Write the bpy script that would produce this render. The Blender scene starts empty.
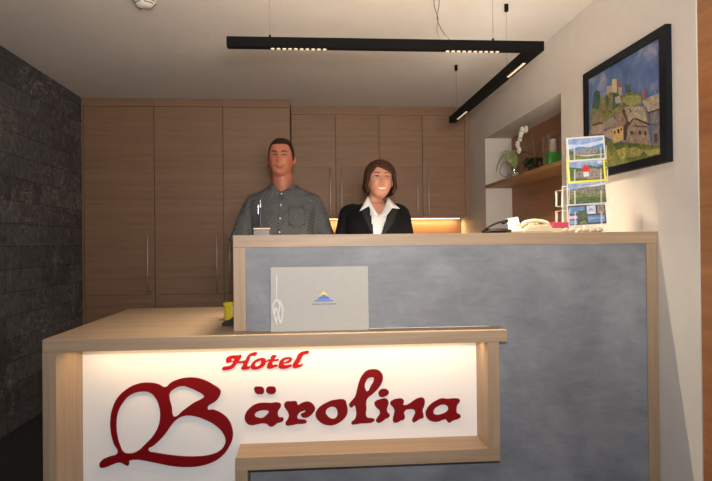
import bpy, bmesh, math, random
from mathutils import Vector, Matrix, noise
from mathutils.bvhtree import BVHTree
random.seed(7)
PI = math.pi
S = bpy.context.scene
C = S.collection

# ------------------------------------------------------------------ camera
cam_d = bpy.data.cameras.new('camera'); cam = bpy.data.objects.new('camera', cam_d); C.objects.link(cam); S.camera = cam
cam_d.sensor_fit = 'HORIZONTAL'; cam_d.sensor_width = 36.0; cam_d.lens = 618.0/712*36.0; cam_d.clip_start = .05
_yaw, _pit, _rol = .0782, .0061, .0104
F0 = Vector((math.sin(_yaw)*math.cos(_pit), math.cos(_yaw)*math.cos(_pit), math.sin(_pit)))
R0 = Vector((math.cos(_yaw), -math.sin(_yaw), 0)); U0 = R0.cross(F0)
Rr = math.cos(_rol)*R0 - math.sin(_rol)*U0; Ur = math.sin(_rol)*R0 + math.cos(_rol)*U0
cam.matrix_world = Matrix(((Rr.x, Ur.x, -F0.x, 0), (Rr.y, Ur.y, -F0.y, 0), (Rr.z, Ur.z, -F0.z, 1.15), (0, 0, 0, 1)))

# ------------------------------------------------------------------ world, exposure, flash, rail lamps, added fill lights
S.view_settings.view_transform = 'Standard'; S.view_settings.look = 'None'
S.view_settings.gamma = 1.0; S.view_settings.use_curve_mapping = False; S.view_settings.exposure = 0.2
w = bpy.data.worlds.new('world'); S.world = w; w.use_nodes = True
w.node_tree.nodes['Background'].inputs[0].default_value = (.80, .90, 1.0, 1)
w.node_tree.nodes['Background'].inputs[1].default_value = .10

def light(name, typ, loc, energy, col, target=None, **kw):
    d = bpy.data.lights.new(name, typ); d.energy = energy; d.color = col
    for k, v in kw.items(): setattr(d, k, v)
    o = bpy.data.objects.new(name, d); C.objects.link(o); o.location = loc
    if target is not None:
        o.rotation_euler = (Vector(target)-Vector(loc)).to_track_quat('-Z', 'Y').to_euler()
    return o
# the photographer's flash, a hand above the lens
light('camera_flash', 'SPOT', (.03, -.02, 1.34), 110, (1, .98, .98), (.40, 5, 1.15), spot_size=math.radians(125), spot_blend=.9, shadow_soft_size=.03)
WARM = (1, .82, .60)
for (x, y) in ((-.03, 2.696), (.74, 2.696)):
    light('rail_light', 'AREA', (x, y, 1.998), 8.0, WARM, (x, y+.001, 0), shape='RECTANGLE', size=.25, size_y=.006, spread=math.radians(95))
for y in (2.98, 4.05):
    light('rail_light', 'AREA', (1.035, y, 1.998), 7.0, WARM, (1.035, y+.001, 0), shape='RECTANGLE', size=.006, size_y=.25, spread=math.radians(95))
light('lobby_fill', 'AREA', (.25, -.6, 1.35), 18, (1, .88, .76), (.55, 3.9, 2.8), shape='SQUARE', size=.6, spread=math.radians(75))  # unseen fill added behind the camera to brighten ceiling and background
light('ceiling_fill', 'AREA', (.36, 2.696, 2.052), 1.2, (1, .88, .74), (.36, 2.697, 3), shape='RECTANGLE', size=1.35, size_y=.03)  # added fill along the rail top, only there to brighten the ceiling
light('ceiling_fill', 'AREA', (1.036, 3.5, 2.052), .8, (1, .88, .74), (1.036, 3.501, 3), shape='RECTANGLE', size=.03, size_y=1.5)  # same added ceiling fill, along the side arm
light('counter_fill', 'AREA', (.60, 2.86, 1.13), 8, (1, .86, .70), (.60, 3.15, .76), shape='RECTANGLE', size=1.4, size_y=.03)  # added fill behind the counter, bounced upward off the inner worktop
# LED strips: under the desk edge and under the wall cupboards
light('sign_strip_light', 'AREA', (-.10, 2.470, .752), 1.8, (1, .66, .34), (-.10, 2.475, 0), shape='RECTANGLE', size=1.56, size_y=.012)
light('cupboard_strip_light', 'AREA', (.66, 5.80, 1.379), 7.0, (1, .60, .22), (.66, 5.82, 0), shape='RECTANGLE', size=1.5, size_y=.02)

# ------------------------------------------------------------------ materials
def new_mat(name, col=(.5, .5, .5), rough=.5, metal=0, **kw):
    m = bpy.data.materials.new(name); m.use_nodes = True
    b = m.node_tree.nodes['Principled BSDF']
    b.inputs['Base Color'].default_value = (*col, 1); b.inputs['Roughness'].default_value = rough; b.inputs['Metallic'].default_value = metal
    for k, v in kw.items(): b.inputs[k.replace('_', ' ')].default_value = v
    return m
def nd(m, t, **kw):
    n = m.node_tree.nodes.new(t)
    for k, v in kw.items():
        if k in n.inputs: n.inputs[k].default_value = v
        else: setattr(n, k, v)
    return n
def lk(m, a, b): m.node_tree.links.new(a, b)
def bsdf(m): return m.node_tree.nodes['Principled BSDF']
def coords(m, scale=(1, 1, 1)):
    t = nd(m, 'ShaderNodeTexCoord'); mp = nd(m, 'ShaderNodeMapping'); mp.inputs['Scale'].default_value = scale
    lk(m, t.outputs['Object'], mp.inputs['Vector']); return mp.outputs[0]
def ramp(m, fac, stops):
    r = nd(m, 'ShaderNodeValToRGB'); e = r.color_ramp.elements
    while len(e) < len(stops): e.new(.5)
    for i, (p, c) in enumerate(stops): e[i].position = p; e[i].color = (*c, 1)
    lk(m, fac, r.inputs[0]); return r.outputs[0]
def noise_tex(m, vec, scale, detail=4, rough=.55, dist=0):
    n = nd(m, 'ShaderNodeTexNoise'); n.inputs['Scale'].default_value = scale; n.inputs['Detail'].default_value = detail
    n.inputs['Roughness'].default_value = rough; n.inputs['Distortion'].default_value = dist
    lk(m, vec, n.inputs['Vector']); return n.outputs[0]
def mixc(m, fac, a, b, mode='MIX'):
    n = nd(m, 'ShaderNodeMix', data_type='RGBA', blend_type=mode)
    for s, v in ((n.inputs[0], fac), (n.inputs[6], a), (n.inputs[7], b)):
        if hasattr(v, 'links') or isinstance(v, bpy.types.NodeSocket): lk(m, v, s)
        else: s.default_value = v if isinstance(v, (int, float)) else (*v, 1)
    return n.outputs[2]
def bump(m, h, strength=.2, dist=.01):
    n = nd(m, 'ShaderNodeBump'); n.inputs['Strength'].default_value = strength; n.inputs['Distance'].default_value = dist
    lk(m, h, n.inputs['Height']); lk(m, n.outputs[0], bsdf(m).inputs['Normal'])

def wood(name, light_c, dark_c, axis, rough=.5, fine=1.0, contrast=1.0):
    m = new_mat(name, rough=rough)
    sc = [14*fine]*3; sc[axis] = .9
    v = coords(m, tuple(sc)); n1 = noise_tex(m, v, 1.0, 5, .6, .6)
    sc2 = [90*fine]*3; sc2[axis] = 3.0
    v2 = coords(m, tuple(sc2)); n2 = noise_tex(m, v2, 1.0, 3, .6)
    lo = .5-.22/contrast; hi = .5+.22/contrast
    a = ramp(m, n1, [(lo, dark_c), (hi, light_c)])
    b = ramp(m, n2, [(.35, (.80, .78, .76)), (.6, (1, 1, 1))])
    c = mixc(m, .65, a, b, 'MULTIPLY')
    lk(m, c, bsdf(m).inputs['Base Color']); bump(m, n2, .08, .002)
    return m
OAK_L, OAK_D = (.435, .312, .205), (.34, .24, .155)
oakX = wood('oak_x', OAK_L, OAK_D, 0); oakY = wood('oak_y', OAK_L, OAK_D, 1); oakZ = wood('oak_z', OAK_L, OAK_D, 2)
CB_L, CB_D = (.305, .178, .102), (.235, .130, .072)
cabX = wood('cupboard_wood', CB_L, CB_D, 0, .55, 1.3); cabZ = wood('cupboard_wood_z', CB_L, CB_D, 2, .55, 1.3)
nicheW = wood('niche_wood', (.42, .20, .095), (.28, .125, .055), 1, .5, 1.0)
shelfW = wood('shelf_wood', (.50, .27, .11), (.36, .185, .075), 1, .5, 1.0)
doorW = wood('door_wood', (.43, .19, .070), (.27, .105, .036), 1, .45, .8)

def plaster(name, col, b=.25, sc=160):
    m = new_mat(name, col, .85); v = coords(m); n = noise_tex(m, v, sc, 3, .6); n2 = noise_tex(m, v, 9, 3)
    c = ramp(m, n2, [(.3, tuple(k*.96 for k in col)), (.7, col)])
    lk(m, c, bsdf(m).inputs['Base Color']); bump(m, n, b, .004); return m
wallM = plaster('wall_plaster', (.66, .615, .56), .3)
ceilM = plaster('ceiling_plaster', (.80, .77, .74), .6, 60)
floorM = new_mat('dark_stone_floor', (.035, .033, .032), .5)
white = new_mat('white_lacquer', (.88, .87, .87), .45)

m = stoneM = new_mat('slate_tiles', rough=.75)
t = nd(m, 'ShaderNodeTexCoord'); sp = nd(m, 'ShaderNodeSeparateXYZ'); cb = nd(m, 'ShaderNodeCombineXYZ')
lk(m, t.outputs['Object'], sp.inputs[0]); lk(m, sp.outputs[1], cb.inputs[0]); lk(m, sp.outputs[2], cb.inputs[1]); lk(m, sp.outputs[0], cb.inputs[2])
bk = nd(m, 'ShaderNodeTexBrick'); bk.offset = .37; bk.offset_frequency = 2
for k, v in (('Color1', (.125, .127, .135, 1)), ('Color2', (.070, .071, .077, 1)), ('Mortar', (.03, .03, .03, 1)), ('Scale', 1.0), ('Mortar Size', .0028), ('Mortar Smooth', .2), ('Brick Width', .52), ('Row Height', .145)): bk.inputs[k].default_value = v
lk(m, cb.outputs[0], bk.inputs['Vector'])
n = noise_tex(m, cb.outputs[0], 22, 8, .72)
vein = noise_tex(m, cb.outputs[0], 3.4, 5, .6, 1.6)
mt = nd(m, 'ShaderNodeMath', operation='SUBTRACT'); lk(m, vein, mt.inputs[0]); mt.inputs[1].default_value = .5
ab = nd(m, 'ShaderNodeMath', operation='ABSOLUTE'); lk(m, mt.outputs[0], ab.inputs[0])
vm = ramp(m, ab.outputs[0], [(0, (1, 1, 1)), (.012, (0, 0, 0))])
msk = noise_tex(m, cb.outputs[0], 2.3, 2); mk = ramp(m, msk, [(.42, (0, 0, 0)), (.58, (1, 1, 1))])
vmk = mixc(m, 1.0, vm, mk, 'MULTIPLY')
base = mixc(m, .8, bk.outputs[0], ramp(m, n, [(.3, (.22, .22, .22)), (.7, (1.6, 1.6, 1.6))]), 'MULTIPLY')
fin = mixc(m, vmk, base, (.36, .33, .31))
lk(m, fin, bsdf(m).inputs['Base Color']); bump(m, n, .5, .006)

def concrete(name, a, b):
    m = new_mat(name, rough=.55); v = coords(m); n1 = noise_tex(m, v, 3.2, 8, .62, .35); v2 = coords(m, (1, 1, 3.2)); n2 = noise_tex(m, v2, 9, 9, .75, .2)
    c = ramp(m, n1, [(.33, a), (.52, tuple((p+q)/2 for p, q in zip(a, b))), (.68, b)])
    c2 = mixc(m, .5, c, ramp(m, n2, [(.33, (.66, .66, .67)), (.66, (1.12, 1.12, 1.12))]), 'MULTIPLY')
    lk(m, c2, bsdf(m).inputs['Base Color']); bump(m, n2, .06, .003); return m
concM = concrete('concrete_laminate', (.165, .178, .202), (.285, .303, .336))

black_metal = new_mat('black_metal', (.003, .003, .003), .8, 0, Specular_IOR_Level=.15)
steel = new_mat('brushed_steel', (.42, .38, .34), .35, .9)
cabGap = new_mat('dark_gap', (.03, .018, .012), .8)
def emis(name, col, st):
    m = new_mat(name, col, .5); bsdf(m).inputs['Emission Color'].default_value = (*col, 1); bsdf(m).inputs['Emission Strength'].default_value = st; return m
ledM = emis('led_strip', (1, .72, .35), 5.0)
ledR = emis('rail_led', (1, .85, .65), .10)
red = new_mat('sign_red', (.185, .002, .005), .5, Specular_IOR_Level=.15); redLit = new_mat('sign_red_lit', (.40, .006, .008), .5, Specular_IOR_Level=.15)  # second red is brighter: LED glow on the small word put into its colour
plasticW = new_mat('white_plastic', (.75, .72, .66), .4)
glassM = new_mat('glass', (1, 1, 1), .02, 0, Transmission_Weight=1.0, IOR=1.45)
cream = new_mat('cream_plastic', (.50, .45, .32), .35)
blackP = new_mat('black_plastic', (.006, .006, .006), .5, 0, Specular_IOR_Level=.2)
pinkM = new_mat('pink_card', (.45, .05, .11), .5)
yellowM = new_mat('yellow_plastic', (.62, .50, .03), .4)
paperW = new_mat('white_card', (.66, .66, .65), .6)

# ------------------------------------------------------------------ helpers
def shade(o, ang=35):
    for p in o.data.polygons: p.use_smooth = True
    try: o.data.set_sharp_from_angle(angle=math.radians(ang))
    except Exception: pass
def obj(name, bm, mat, parent=None, smooth=False, loc=None):
    me = bpy.data.meshes.new(name); bm.to_mesh(me); bm.free()
    o = bpy.data.objects.new(name, me); C.objects.link(o)
    for mm in (mat if isinstance(mat, (list, tuple)) else [mat]): me.materials.append(mm)
    if parent is not None: o.parent = parent
    if loc: o.location = loc
    if smooth: shade(o)
    return o
def thing(name, label, cat, loc=(0, 0, 0), group=None, rz=0):
    o = bpy.data.objects.new(name, None); C.objects.link(o); o.location = loc; o.rotation_euler = (0, 0, rz); o.empty_display_size = .05
    o['label'] = label; o['category'] = cat
    if group: o['group'] = group
    return o
def tag(o, label, cat, group=None, kind=None):
    o['label'] = label; o['category'] = cat
    if group: o['group'] = group
    if kind: o['kind'] = kind
    return o
def struct(name, bm, m, parent=None, label=None):
    o = obj(name, bm, m, parent)
    if parent is None:
        o['kind'] = 'structure'
        if label: o['label'] = label
    return o
def box(bm, x0, x1, y0, y1, z0, z1, bev=0, mi=0):
    vs = [bm.verts.new((x, y, z)) for x in (x0, x1) for y in (y0, y1) for z in (z0, z1)]
    fs = [bm.faces.new([vs[i] for i in f]) for f in ((0, 1, 3, 2), (4, 6, 7, 5), (0, 4, 5, 1), (2, 3, 7, 6), (0, 2, 6, 4), (1, 5, 7, 3))]
    for f in fs: f.material_index = mi
    if bev:
        r = bmesh.ops.bevel(bm, geom=list({e for f in fs for e in f.edges}), offset=bev, segments=2, affect='EDGES', profile=.6)
        for f in r['faces']: f.material_index = mi
    return bm
def B(*a, **k): return box(bmesh.new(), *a, **k)
def loft(bm, secs, seg=24, mi=0, cap=True, power=2.0):
    """secs: (center, rx, ry[, axis_x, axis_y]) rings joined into a skin"""
    rings = []
    for s in secs:
        c, rx, ry = Vector(s[0]), s[1], s[2]
        ax = Vector(s[3]) if len(s) > 3 else Vector((1, 0, 0)); ay = Vector(s[4]) if len(s) > 4 else Vector((0, 1, 0))
        ring = []
        for k in range(seg):
            a = 2*PI*k/seg; cx, sy = math.cos(a), math.sin(a)
            cx = math.copysign(abs(cx)**(2/power), cx); sy = math.copysign(abs(sy)**(2/power), sy)
            ring.append(bm.verts.new(c+ax*cx*rx+ay*sy*ry))
        rings.append(ring)
    for a, b in zip(rings, rings[1:]):
        for k in range(seg):
            f = bm.faces.new((a[k], a[(k+1) % seg], b[(k+1) % seg], b[k])); f.material_index = mi
    if cap:
        f = bm.faces.new(list(reversed(rings[0]))); f.material_index = mi
        f = bm.faces.new(rings[-1]); f.material_index = mi
    return bm
def tube(bm, pts, rad, seg=8, mi=0, flat=1.0):
    """round tube along points; rad a number or a list; ends tapered to rounded caps"""
    P = [Vector(p) for p in pts]; n = len(P)
    r = rad if isinstance(rad, (list, tuple)) else [rad]*n
    t0 = (P[1]-P[0]).normalized(); up = Vector((0, 0, 1)) if abs(t0.z) < .9 else Vector((1, 0, 0))
    X = t0.cross(up).normalized(); secs = []
    for i in range(n):
        t = ((P[min(i+1, n-1)]-P[max(i-1, 0)])).normalized()
        X = (X - t*X.dot(t)).normalized(); Y = t.cross(X)
        if i == 0:
            for k in (.35, .75): 
                a = math.acos(1-k) if False else k
                secs.append((P[0]-t*r[0]*math.sqrt(max(0, 1-a*a)), r[0]*a, r[0]*a*flat, X.copy(), Y.copy()))
        secs.append((P[i], r[i], r[i]*flat, X.copy(), Y.copy()))
        if i == n-1:
            for a in (.75, .35):
                secs.append((P[i]+t*r[i]*math.sqrt(1-a*a), r[i]*a, r[i]*a*flat, X.copy(), Y.copy()))
    return loft(bm, secs, seg, mi)
def smooth_path(pts, sub=6):
    P = [Vector(p) for p in pts]; out = []
    for i in range(len(P)-1):
        p0, p1, p2, p3 = P[max(i-1, 0)], P[i], P[i+1], P[min(i+2, len(P)-1)]
        for k in range(sub):
            t = k/sub
            out.append(.5*((2*p1)+(p2-p0)*t+(2*p0-5*p1+4*p2-p3)*t*t+(3*p1-p0-3*p2+p3)*t**3))
    out.append(P[-1]); return out
def lathe(bm, prof, seg=32, c=(0, 0, 0), mi=0, cap=True):
    return loft(bm, [((c[0], c[1], c[2]+z), max(r, 1e-4), max(r, 1e-4)) for r, z in prof], seg, mi, cap)
def ellipsoid(bm, c, r, seg=16, mat=None):
    n = len(bm.verts)
    M = Matrix.Translation(c) @ (mat or Matrix.Identity(4)) @ Matrix.Diagonal((*r, 1))
    bmesh.ops.create_uvsphere(bm, u_segments=seg, v_segments=max(8, seg//2), radius=1, matrix=M); return bm
def prism(bm, pts, y0, y1, mi=0):
    """polygon in XZ extruded in Y"""
    a = [bm.verts.new((x, y0, z)) for x, z in pts]; b = [bm.verts.new((x, y1, z)) for x, z in pts]
    n = len(pts); fs = [bm.faces.new(a), bm.faces.new(list(reversed(b)))]
    for k in range(n): fs.append(bm.faces.new((a[k], b[k], b[(k+1) % n], a[(k+1) % n])))
    for f in fs: f.material_index = mi
    bmesh.ops.recalc_face_normals(bm, faces=fs); return bm
def outline_mesh(name, loops, y_back, depth, mat, parent, offx=0, offz=0, bezier=True):
    cu = bpy.data.curves.new(name, 'CURVE'); cu.dimensions = '2D'; cu.fill_mode = 'BOTH'; cu.extrude = depth/2; cu.bevel_depth = .0004; cu.resolution_u = 5
    for lp in loops:
        sp = cu.splines.new('BEZIER' if bezier else 'POLY')
        if bezier:
            sp.bezier_points.add(len(lp)-1)
            for p, (x, z) in zip(sp.bezier_points, lp): p.co = (x+offx, z+offz, 0); p.handle_left_type = p.handle_right_type = 'AUTO'
        else:
            sp.points.add(len(lp)-1)
            for p, (x, z) in zip(sp.points, lp): p.co = (x+offx, z+offz, 0, 1)
        sp.use_cyclic_u = True
    tmp = bpy.data.objects.new('tmp', cu); C.objects.link(tmp)
    bpy.context.view_layer.update()
    me = bpy.data.meshes.new_from_object(tmp.evaluated_get(bpy.context.evaluated_depsgraph_get()))
    bpy.data.objects.remove(tmp)
    for v in me.vertices: x, y, z = v.co; v.co = (x, y_back-depth/2-z, y)
    me.materials.clear(); me.materials.append(mat)
    o = bpy.data.objects.new(name, me); C.objects.link(o); o.parent = parent; return o

# ------------------------------------------------------------------ the room
XL, XR, YB, CZ = -1.857, 1.477, 5.866, 2.387
struct('floor', B(-2.2, 2.0, -2.5, 6.1, -.1, 0), floorM)
struct('ceiling', B(-2.1, 1.9, -1.2, 6.0, CZ, CZ+.1), ceilM)
struct('wall_left', B(XL-.12, XL, -2.5, 6.0, 0, CZ), stoneM)
struct('wall_back', B(XL, XR, YB, YB+.1, 0, CZ), wallM)
bm = bmesh.new(); X1 = XR+.27
NY0, NY1, NZ0, NZ1, NX = 3.485, 5.023, .95, 2.017, 1.700
box(bm, XR, X1, 2.231, NY0, 0, CZ); box(bm, XR, X1, NY1, YB+.1, 0, CZ)
box(bm, XR, X1, NY0, NY1, 0, NZ0); box(bm, XR, X1, NY0, NY1, NZ1, CZ)
box(bm, XR, X1, 1.30, 2.231, 2.12, CZ); box(bm, XR, X1, -2.5, 1.30, 0, CZ)
struct('wall_right', bm, wallM)
struct('trim_1', B(NX, NX+.02, NY0, NY1, NZ0, NZ1), nicheW)
d = struct('door_1', B(XR+.004, XR+.045, 1.30, 2.229, .004, 2.12), doorW)
bm = bmesh.new(); tube(bm, [(XR-.002, 1.40, 1.03), (XR-.05, 1.40, 1.03), (XR-.05, 1.52, 1.03)], .009, 10)
obj('door_handle', bm, steel, d, True)

sh = obj('niche_shelf', B(XR-.004, NX, NY0, NY1-.002, 1.601, 1.628, bev=.002), shelfW)
tag(sh, 'long honey-brown wooden shelf across the wall niche, holding the plants', 'shelf')

# ------------------------------------------------------------------ tall cupboards on the left
YC = 5.268
def bar_handle(x, z0, z1, yf, parent):
    bm = bmesh.new(); tube(bm, [(x, yf-.032, z0), (x, yf-.032, z1)], .0055, 10)
    for z in (z0+.03, z1-.03): tube(bm, [(x, yf-.032, z), (x, yf+.002, z)], .0045, 8)
    return obj('handle', bm, steel, parent, True)
xs = [-1.840, -1.268, -.701, -.140]
labs = ['tall brown wood cupboard unit beside the dark stone wall', 'tall brown wood cupboard unit, middle of the three full-height ones', 'tall brown wood cupboard unit directly behind the man']
for i in range(3):
    x0, x1 = xs[i], xs[i+1]; c = (x0+x1)/2
    L = x0 if i else XL+.001; R_ = x1
    t = thing('tall_cupboard', labs[i], 'cupboard', (c, YC, 0), 'full-height cupboards')
    bm = B(L-c, R_-c-.001, .021, YB-YC-.002, 0, CZ-.002)
    obj('carcass', bm, cabZ, t)
    obj('cornice', B(L-c, R_-c-.001, .0, .021, 2.319, CZ-.002), cabX, t)
    if i == 0: obj('side_filler', B(L-c, x0-c-.002, 0, .021, .08, 2.3165), cabZ, t)
    obj('door', B(x0-c+.002, x1-c-.004, 0, .0205, .750, 2.316, bev=.0015), cabX, t)
    ld = obj('door', B(x0-c+.002, x1-c-.004, 0, .0205, .085, .745, bev=.0015), cabX, t)
    dr = [o for o in t.children if o.name.startswith('door')][0]
    hx = (x1-c-.055) if i < 2 else (x0-c+.05)
    bar_handle(hx, .765, 1.235, 0, dr)
    bar_handle(hx, .25, .62, 0, ld)
    if i == 0:
        bm = bmesh.new(); tube(bm, [(hx+.012, .0, .768), (hx+.012, -.012, .768)], .009, 12); obj('lock', bm, steel, dr, True)
    obj('plinth', B(L-c, R_-c-.001, .03, .05, .001, .08), cabGap, t)

# ------------------------------------------------------------------ wall cupboards on the right
YD = 5.505
xs = [-.134, .257, .648, 1.039, 1.430]
labs = ['brown wood wall cupboard just right of the man', 'brown wood wall cupboard between the man and the woman', 'brown wood wall cupboard rising behind the woman', 'brown wood wall cupboard next to the white right wall']
for i in range(4):
    x0, x1 = xs[i], xs[i+1]; c = (x0+x1)/2
    R_ = x1 if i < 3 else XR
    t = thing('wall_cupboard', labs[i], 'cupboard', (c, YD, 1.394), 'wall cupboards above the lit strip')
    obj('carcass', B(x0-c, R_-c-.001, .021, YB-YD-.002, 0, CZ-1.396), cabZ, t)
    obj('cornice', B(x0-c, R_-c-.001, 0, .021, .915, CZ-1.396), cabX, t)
    d = obj('door', B(x0-c+.003, x1-c-.003, 0, .0205, .002, .912, bev=.0015), cabX, t)
    if i == 3: obj('side_filler', B(x1-c, R_-c-.001, 0, .021, .001, .912), cabZ, t)
    hx = (x1-c-.05) if i % 2 == 0 else (x0-c+.05)
    bar_handle(hx, .02, .438, 0, d)
t = thing('led_strip', 'glowing warm light strip under the wall cupboards', 'light', (.66, 5.80, 1.388))
obj('profile', B(-.79, .79, -.014, .014, -.001, .0055), steel, t); obj('diffuser', B(-.785, .785, -.010, .010, -.005, -.001), ledM, t)
t = obj('backsplash', B(-.132, XR-.002, YB-.018, YB-.001, .90, 1.392), cabX); tag(t, 'brown wood backsplash lit orange under the wall cupboards', 'backsplash')

# ------------------------------------------------------------------ ceiling light rail
t = thing('pendant_light_rail', 'black L-shaped light rail hanging over the reception counter', 'ceiling lamp', (0, 2.6964, 2.047))
ZT, ZB = 0, -.042
obj('rail_arm', B(-.338, 1.060, -.022, .022, ZB, ZT, bev=.001), black_metal, t)
obj('rail_arm', B(1.012, 1.060, .0222, 1.632, ZB, ZT, bev=.001), black_metal, t)
for x0 in (-.155, .615):
    f = obj('led_module', B(x0, x0+.25, -.014, .014, ZB-.002, ZB+.002), black_metal, t)
    for k in range(10): 
        bm = bmesh.new(); lathe(bm, [(.006, -.004), (.009, 0)], 12, (x0+.0125+k*.025, 0, ZB-.002)); obj('led_lens', bm, ledR, f)
for y0 in (.16, 1.23):
    f = obj('led_module', B(1.022, 1.050, y0, y0+.25, ZB-.002, ZB+.002), black_metal, t)
    for k in range(10):
        bm = bmesh.new(); lathe(bm, [(.006, -.004), (.009, 0)], 12, (1.036, y0+.0125+k*.025, ZB-.002)); obj('led_lens', bm, ledR, f)
H = CZ-2.047
for (x, y) in ((-.154, 0), (.834, 0), (1.04, .43), (1.04, 1.52)):
    bm = bmesh.new(); tube(bm, [(x, y, 0), (x, y, H)], .0011, 6); wv = obj('wire', bm, steel, t)
    bm = bmesh.new(); lathe(bm, [(.005, 0), (.005, .014), (.002, .016)], 12, (x, y, 0)); obj('clamp', bm, black_metal, wv)
    bm = bmesh.new(); lathe(bm, [(.004, -.042), (.011, -.036), (.011, -.0005)], 16, (x, y, H)); obj('ceiling_cap', bm, black_metal, wv)
for pts in ([(.592, 0, 0), (.580, 0, .05), (.586, 0, .10), (.570, 0, .16), (.572, 0, .25), (.572, 0, H-.001)], [(.645, 0, 0), (.615, 0, .03), (.590, 0, .075), (.582, 0, .11), (.592, 0, .17), (.585, 0, .25), (.580, 0, H-.001)]):
    bm = bmesh.new(); tube(bm, smooth_path(pts), .0018, 6); obj('cable', bm, new_mat('clear_cable', (.10, .08, .06), .7), t, True)

# smoke detector
t = thing('smoke_detector', 'white round smoke detector on the ceiling', 'smoke detector', (-.795, 3.13, CZ))
bm = bmesh.new(); lathe(bm, [(.058, -.012), (.058, -.0005)], 40); obj('base', bm, plasticW, t, True)
bm = bmesh.new(); lathe(bm, [(.012, -.052), (.03, -.05), (.040, -.042), (.050, -.030), (.056, -.018), (.057, -.012)], 40); cvr = obj('cover', bm, plasticW, t, True)
bm = bmesh.new()
for k in range(16):
    if k % 4 == 0: continue
    a = k*PI/8
    for (r, z) in ((.052, -.026), (.0445, -.036)):
        p = [(math.cos(a+da)*(r+.0015), math.sin(a+da)*(r+.0015), z) for da in (-.15, 0, .15)]; tube(bm, p, .0022, 6)
obj('vent_slots', bm, new_mat('dark_slot', (.08, .06, .05), .8), cvr)

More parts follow.
